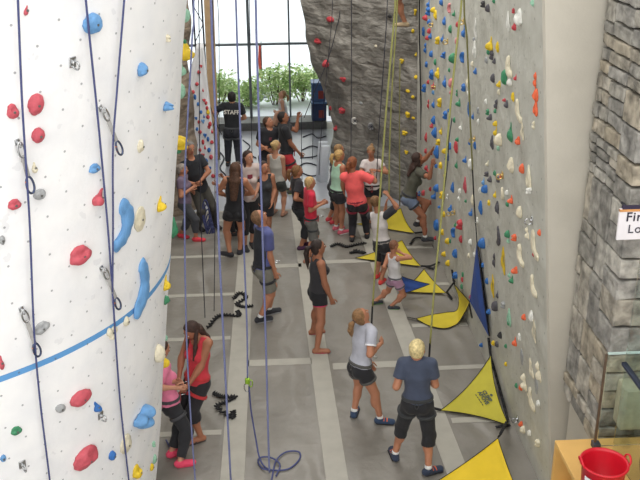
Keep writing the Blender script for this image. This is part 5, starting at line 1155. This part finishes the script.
# --- left middle
person('person with long brown hair in black top and shorts, seen from behind', 8, 1.70, [(230, 256.5), (240, 254)], (234.5, 211), (235, 162.5), [(229, 199, .22), (241, 197, .22)], hair=('long', (84, 58, 44), .19), top=('tank', (30, 30, 34), dict(hem=-.02)), bottom=('shorts', (28, 28, 32), .33),
       shoes=('shoe', (40, 40, 46), (90, 90, 90)), elbow=(V3(-1, -.2, -.3), V3(1, -.3, -.1)), footdir=(-55, 20), sk=TAN, far=True)
person('man in black printed tee with back turned, standing at the window', 2, 1.74, [(228, 166), (239, 168)], (232, 130), (231.5, 92), [(224, 108, .12), (236, 122, .25)], sex='m', pitch=6, hair=('short', (42, 38, 36)), top=('tee', (30, 32, 36), dict(hem=-.01, print=('STAFF', .125, 'back'))), bottom=('pants', (34, 36, 44)),
       shoes=('shoe', (30, 30, 32)), elbow=(V3(-1, -.2, -.35), V3(.8, -.2, -.5)), harness=(70, 72, 76), far=True)
person('older grey-haired man in black tee and dark olive trousers', 150, 1.70, [(216, 227), (199, 229)], (200, 189), (190, 142), [(200, 184, -.2), (196, 186, -.26)], pitch=-10, sex='m', hair=('short', (120, 116, 112)), top=('tee', (30, 32, 38), dict(hem=-.03)), bottom=('pants', (62, 60, 54)),
       shoes=('shoe', (40, 38, 36)), elbow=(V3(1, .1, -.5), V3(-.8, .1, -.6)), far=True, sk=TAN, dh=-.1)
person('grey-haired person in purple top and red shoes beside the white wall', 100, 1.52, [(181, 237), (196, 241)], (185, 202), (182, 164), [(192, 193, .1), (193, 190, -.1)], hair=('bun', (150, 140, 132)), top=('tee', (104, 88, 108), dict(sleeve=.5)), bottom=('capri', (58, 60, 66), 1.7),
       shoes=('shoe', (206, 52, 66), (180, 60, 60)), elbow=(None, V3(-.3, -.4, -.8)), far=True, footdir=(120, 95), sk=TAN)
person('girl with long dark hair in cream tee with red pocket', 165, 1.66, [(252, 246), (245, 249)], (249, 198), (248, 151), [(256, 196, -.1), (243, 192, -.12)], face=140, hair=('long', (54, 38, 34), .16), top=('tee', (190, 174, 170), dict(print=('#', .045, 'front', (120, 40, 56)), sleeve=.55)), bottom=('capri', (30, 30, 34), 1.5),
       shoes=('shoe', (40, 40, 44)), far=True, sk=SKN)
person('child reaching both arms left behind the long-haired person', 268, 1.36, [(234, 236), (240, 234)], (238, 203), (237, 162), [(215, 185, -.05), (221, 177, .12)], hair=('short', (66, 50, 42)), top=('tee', (60, 60, 66), {}), bottom=('pants', (40, 40, 46)), shoes=('shoe', (50, 50, 54)), elbow=(V3(0, -.3, -1), V3(0, .3, -1)), far=True, sk=TAN)
person('person in black and white patterned top beside the blue shirt man', 172, 1.56, [(268, 243), (260, 246)], (264, 203), (263.5, 161.5), [(272, 205, -.1), (256, 203, -.06)], face=150, hair=('short', (58, 42, 36)), top=('tank', (44, 46, 50), dict(hem=-.02)), bottom=('shorts', (34, 34, 40), .6), shoes=('shoe', (40, 40, 44)), far=True, sk=TAN)
person('blond child in light grey tank top, back turned, left of red shorts', 25, 1.45, [(273, 214), (283, 216)], (277.5, 181), (276, 140.5), [(271, 188, .05), (285, 190, .0)], face=60, hair=('bun', (186, 156, 108)), top=('tank', (182, 178, 172), {}), bottom=('shorts', (52, 56, 54), .5), shoes=('shoe', (150, 110, 90)), far=True, sk=SKN)
person('man in black sports tee with folded arms beside the tall one', 165, 1.66, [(271, 190), (263, 191)], (267, 156), (266.5, 117), [(263, 150, -.2), (268, 152, -.22)], face=115, pitch=18, sex='m', hair=('short', (84, 62, 50)), top=('tee', (32, 32, 38), dict(print=('#', .03, 'front', (110, 50, 60)))), bottom=('shorts', (36, 36, 42), .8),
       shoes=('shoe', (60, 60, 64)), far=True, sk=TAN)
person('man in black tee and red shorts with one hand raised on a rope', 84, 1.72, [(280, 191), (291, 194)], (287, 154), (282, 112), [(300, 117, .2), (300.5, 155, -.08)], face=90, pitch=12, sex='m', hair=('short', (44, 38, 36)), top=('tee', (34, 35, 40), {}), bottom=('shorts', (188, 44, 52), .85),
       shoes=('shoe', (60, 62, 58), (170, 180, 80)), elbow=(V3(.2, 0, -1), V3(-.3, -.2, -1)), far=True, sk=BRN, harness=(40, 40, 44))
person('person with ponytail sitting on the window sill looking up', 262, 1.45, [(272, 128, 21.72), (270, 129, 21.6)], (285, 118, ), (284, 91), [(276, 113, .0), (277, 114, -.1)], face=262, pitch=30, Y0=22.1, hair=('pony', (158, 122, 84), .11), top=('tank', (206, 208, 212), {}), bottom=('shorts', (90, 96, 120), .5), far=True, sk=(206, 158, 132), knee=(V3(-.3, 0, 1), V3(-.3, 0, 1)))
# --- centre
person('girl in black top and black capris with brown ponytail', 75, 1.56, [(305, 246), (301, 250)], (300, 208), (297, 165.5), [(304, 205, .1), (304, 203, -.12)], face=72, hair=('pony', (120, 84, 52), .13), top=('tee', (34, 32, 38), dict(hem=-.04)), bottom=('capri', (40, 42, 46), 1.55), shoes=('shoe', (70, 40, 70)), far=True, sk=TAN, harness=(30, 30, 32))
person('blond child in bright red tee and grey shorts', 78, 1.50, [(313, 257), (307, 263)], (311, 220), (310, 177), [(323, 204, .1), (322.5, 206, -.06)], face=72, sex='m', w=.92, hair=('short', (190, 158, 110)), top=('tee', (206, 36, 62), dict(hem=-.05, sleeve=.75)), bottom=('shorts', (98, 98, 96), .92), shoes=('shoe', (160, 110, 90)), far=True, sk=TAN,
       elbow=(V3(-.2, 0, -1), V3(-.2, -.2, -1)), harness=(50, 52, 56))
person('blond girl in mint green tank top and black shorts', 62, 1.56, [(336, 230), (341, 234)], (337, 192), (339.5, 150), [(341, 196, .1), (344, 200, -.08)], face=70, hair=('pony', (186, 152, 96), .12), top=('tank', (176, 220, 192), dict(hem=-.0)), bottom=('shorts', (36, 36, 42), .4), shoes=('shoe', (206, 90, 110), (230, 220, 220), (220, 220, 220)), far=True, sk=TAN, harness=(48, 50, 52))
person('person in dark clothes and red shoes behind the mint top', 66, 1.52, [(329, 221), (333, 224)], (335, 186), (339, 144.5), [None, (341, 190, 0)], face=80, hair=('short', (150, 118, 80)), top=('tee', (60, 62, 70), {}), bottom=('capri', (40, 40, 44), 1.5), shoes=('shoe', (200, 60, 70), (220, 220, 220)), far=True, sk=TAN)
person('person in bright coral tee and black trousers, seen from behind', 10, 1.58, [(352, 241), (367, 238)], (357, 203), (352.5, 157), [(366, 176, .3), (374, 174, .22)], face=35, hair=('pony', (142, 84, 54), .12), top=('tee', (250, 98, 98), dict(hem=-.01, sleeve=.8, g=.014)), bottom=('pants', (32, 30, 36)), shoes=('shoe', (34, 34, 38)), w=1.06,
       elbow=(V3(-.3, -.2, -1), V3(.8, -.3, -.5)), far=True, harness=(150, 40, 60), sk=TAN)
person('girl in white tee and black shorts looking down at her harness', 195, 1.44, [(378, 225), (370, 226)], (373, 188), (370.5, 147.5), [(376, 172, -.16), (369, 180, -.2)], pitch=-30, hair=('pony', (150, 116, 80), .1), top=('tee', (214, 206, 204), dict(sleeve=.5)), bottom=('shorts', (30, 30, 36), .4), shoes=('shoe', (90, 80, 80)), far=True, sk=TAN, harness=(36, 36, 40),
       elbow=(V3(1, .2, -.3), V3(-.8, .2, -.5)))
person('child in white and black tee holding a rope overhead', 30, 1.40, [(377, 278), (381, 284)], (382, 243), (374, 197), [(388, 203, .12), (389, 194, .0)], face=40, pitch=30, hair=('short', (120, 88, 58)), top=('tee', (208, 202, 200), dict(sleeves=(40, 40, 46), sleeve=.8, hem=0.)), bottom=('capri', (32, 32, 36), 1.25), shoes=('shoe', (214, 54, 54), (200, 200, 200)),
       elbow=(V3(.9, .3, -.6), V3(1, -.3, -.6)), far=True, sk=TAN, harness=(60, 60, 62))
person('small child in grey-white top and patterned shorts striding, hand at face', 55, 1.14, [(375, 304), (391, 309)], (395, 279), (394, 240.5), [(381, 272, .1), (401, 251, .05)], face=70, hair=('short', (124, 84, 62)), top=('tank', (204, 202, 204), dict(hem=-.0)), bottom=('shorts', (170, 130, 158), .5), shoes=('shoe', (50, 56, 62), (90, 150, 70)),
       elbow=(V3(-.4, -.4, -.8), V3(1, -.4, -.3)), sk=TAN, harness=(90, 90, 96), footdir=(75, 95))
person('long-haired climber in olive tee and denim shorts on the grey wall', 82, 1.58, [(417, 226, 14.45), (425, 241, 14.35)], (408, 197), (416, 153), [(435.5, 147, -.2), (433.5, 165, -.45)], Y0=14.5, face=70, pitch=20, hair=('long', (62, 44, 38), .1), top=('tee', (74, 74, 62), dict(hem=-.03)), bottom=('shorts', (98, 112, 136), .42),
       shoes=('shoe', (50, 52, 58), (60, 60, 62), (210, 210, 206)), sk=BRN, far=True, elbow=(V3(0, 0, -1), V3(.3, -.5, -1)), knee=(V3(1, .2, .35), V3(1, -.2, .5)), harness=(44, 46, 50), footdir=(70, 85), bent=True)
person('climber high on the rock wall, only one bare leg in view', 8, 1.70, [(405, 27, 15.85), (413, -12, 15.85)], (407, -14), (407, -66), [(399, -72, .1), (416, -70, .1)], Y0=15.55, pitch=20, hair=('short', (80, 60, 50)), top=('tee', (60, 60, 66), {}), bottom=('shorts', (60, 64, 70), .5), shoes=('shoe', (160, 140, 110), (90, 80, 70)), sk=TAN, far=True,
       knee=(V3(-.5, .6, 0), V3(.6, .6, 0)), footdir=(-70, 50), harness=(40, 40, 44))

# =================================================================== LIGHT
sc = bpy.context.scene
w = bpy.data.worlds.new('daylight'); sc.world = w; w.use_nodes = True; nt = w.node_tree; bg = nt.nodes['Background']
bg.inputs['Color'].default_value = (1., .985, .955, 1); bg.inputs['Strength'].default_value = 1.55
def add_fill_light(x, y, z, sx, sy, e, rot=(0, 0, 0), col=(1, .97, .92), label='unseen fill light added over the climbing hall'):
    l = bpy.data.lights.new('fill_light', 'AREA'); l.shape = 'RECTANGLE'; l.size = sx; l.size_y = sy; l.energy = e; l.color = col
    o = bpy.data.objects.new('fill_light', l); COL.objects.link(o); o.location = (x, y, z); o.rotation_euler = rot
add_fill_light(0.8, 12.6, 8.2, 3.5, 1.2, 170); add_fill_light(.8, 16.2, 8.2, 3.5, 1.2, 170)  # unseen area lights added to brighten the rear of the hall
sc.view_settings.view_transform = 'Standard'; sc.view_settings.look = 'None'; sc.view_settings.gamma = 1; sc.view_settings.use_curve_mapping = False
sc.view_settings.exposure = .47
for o in list(bpy.data.objects):
    if '_w' in o: del o['_w']
bpy.context.view_layer.update()
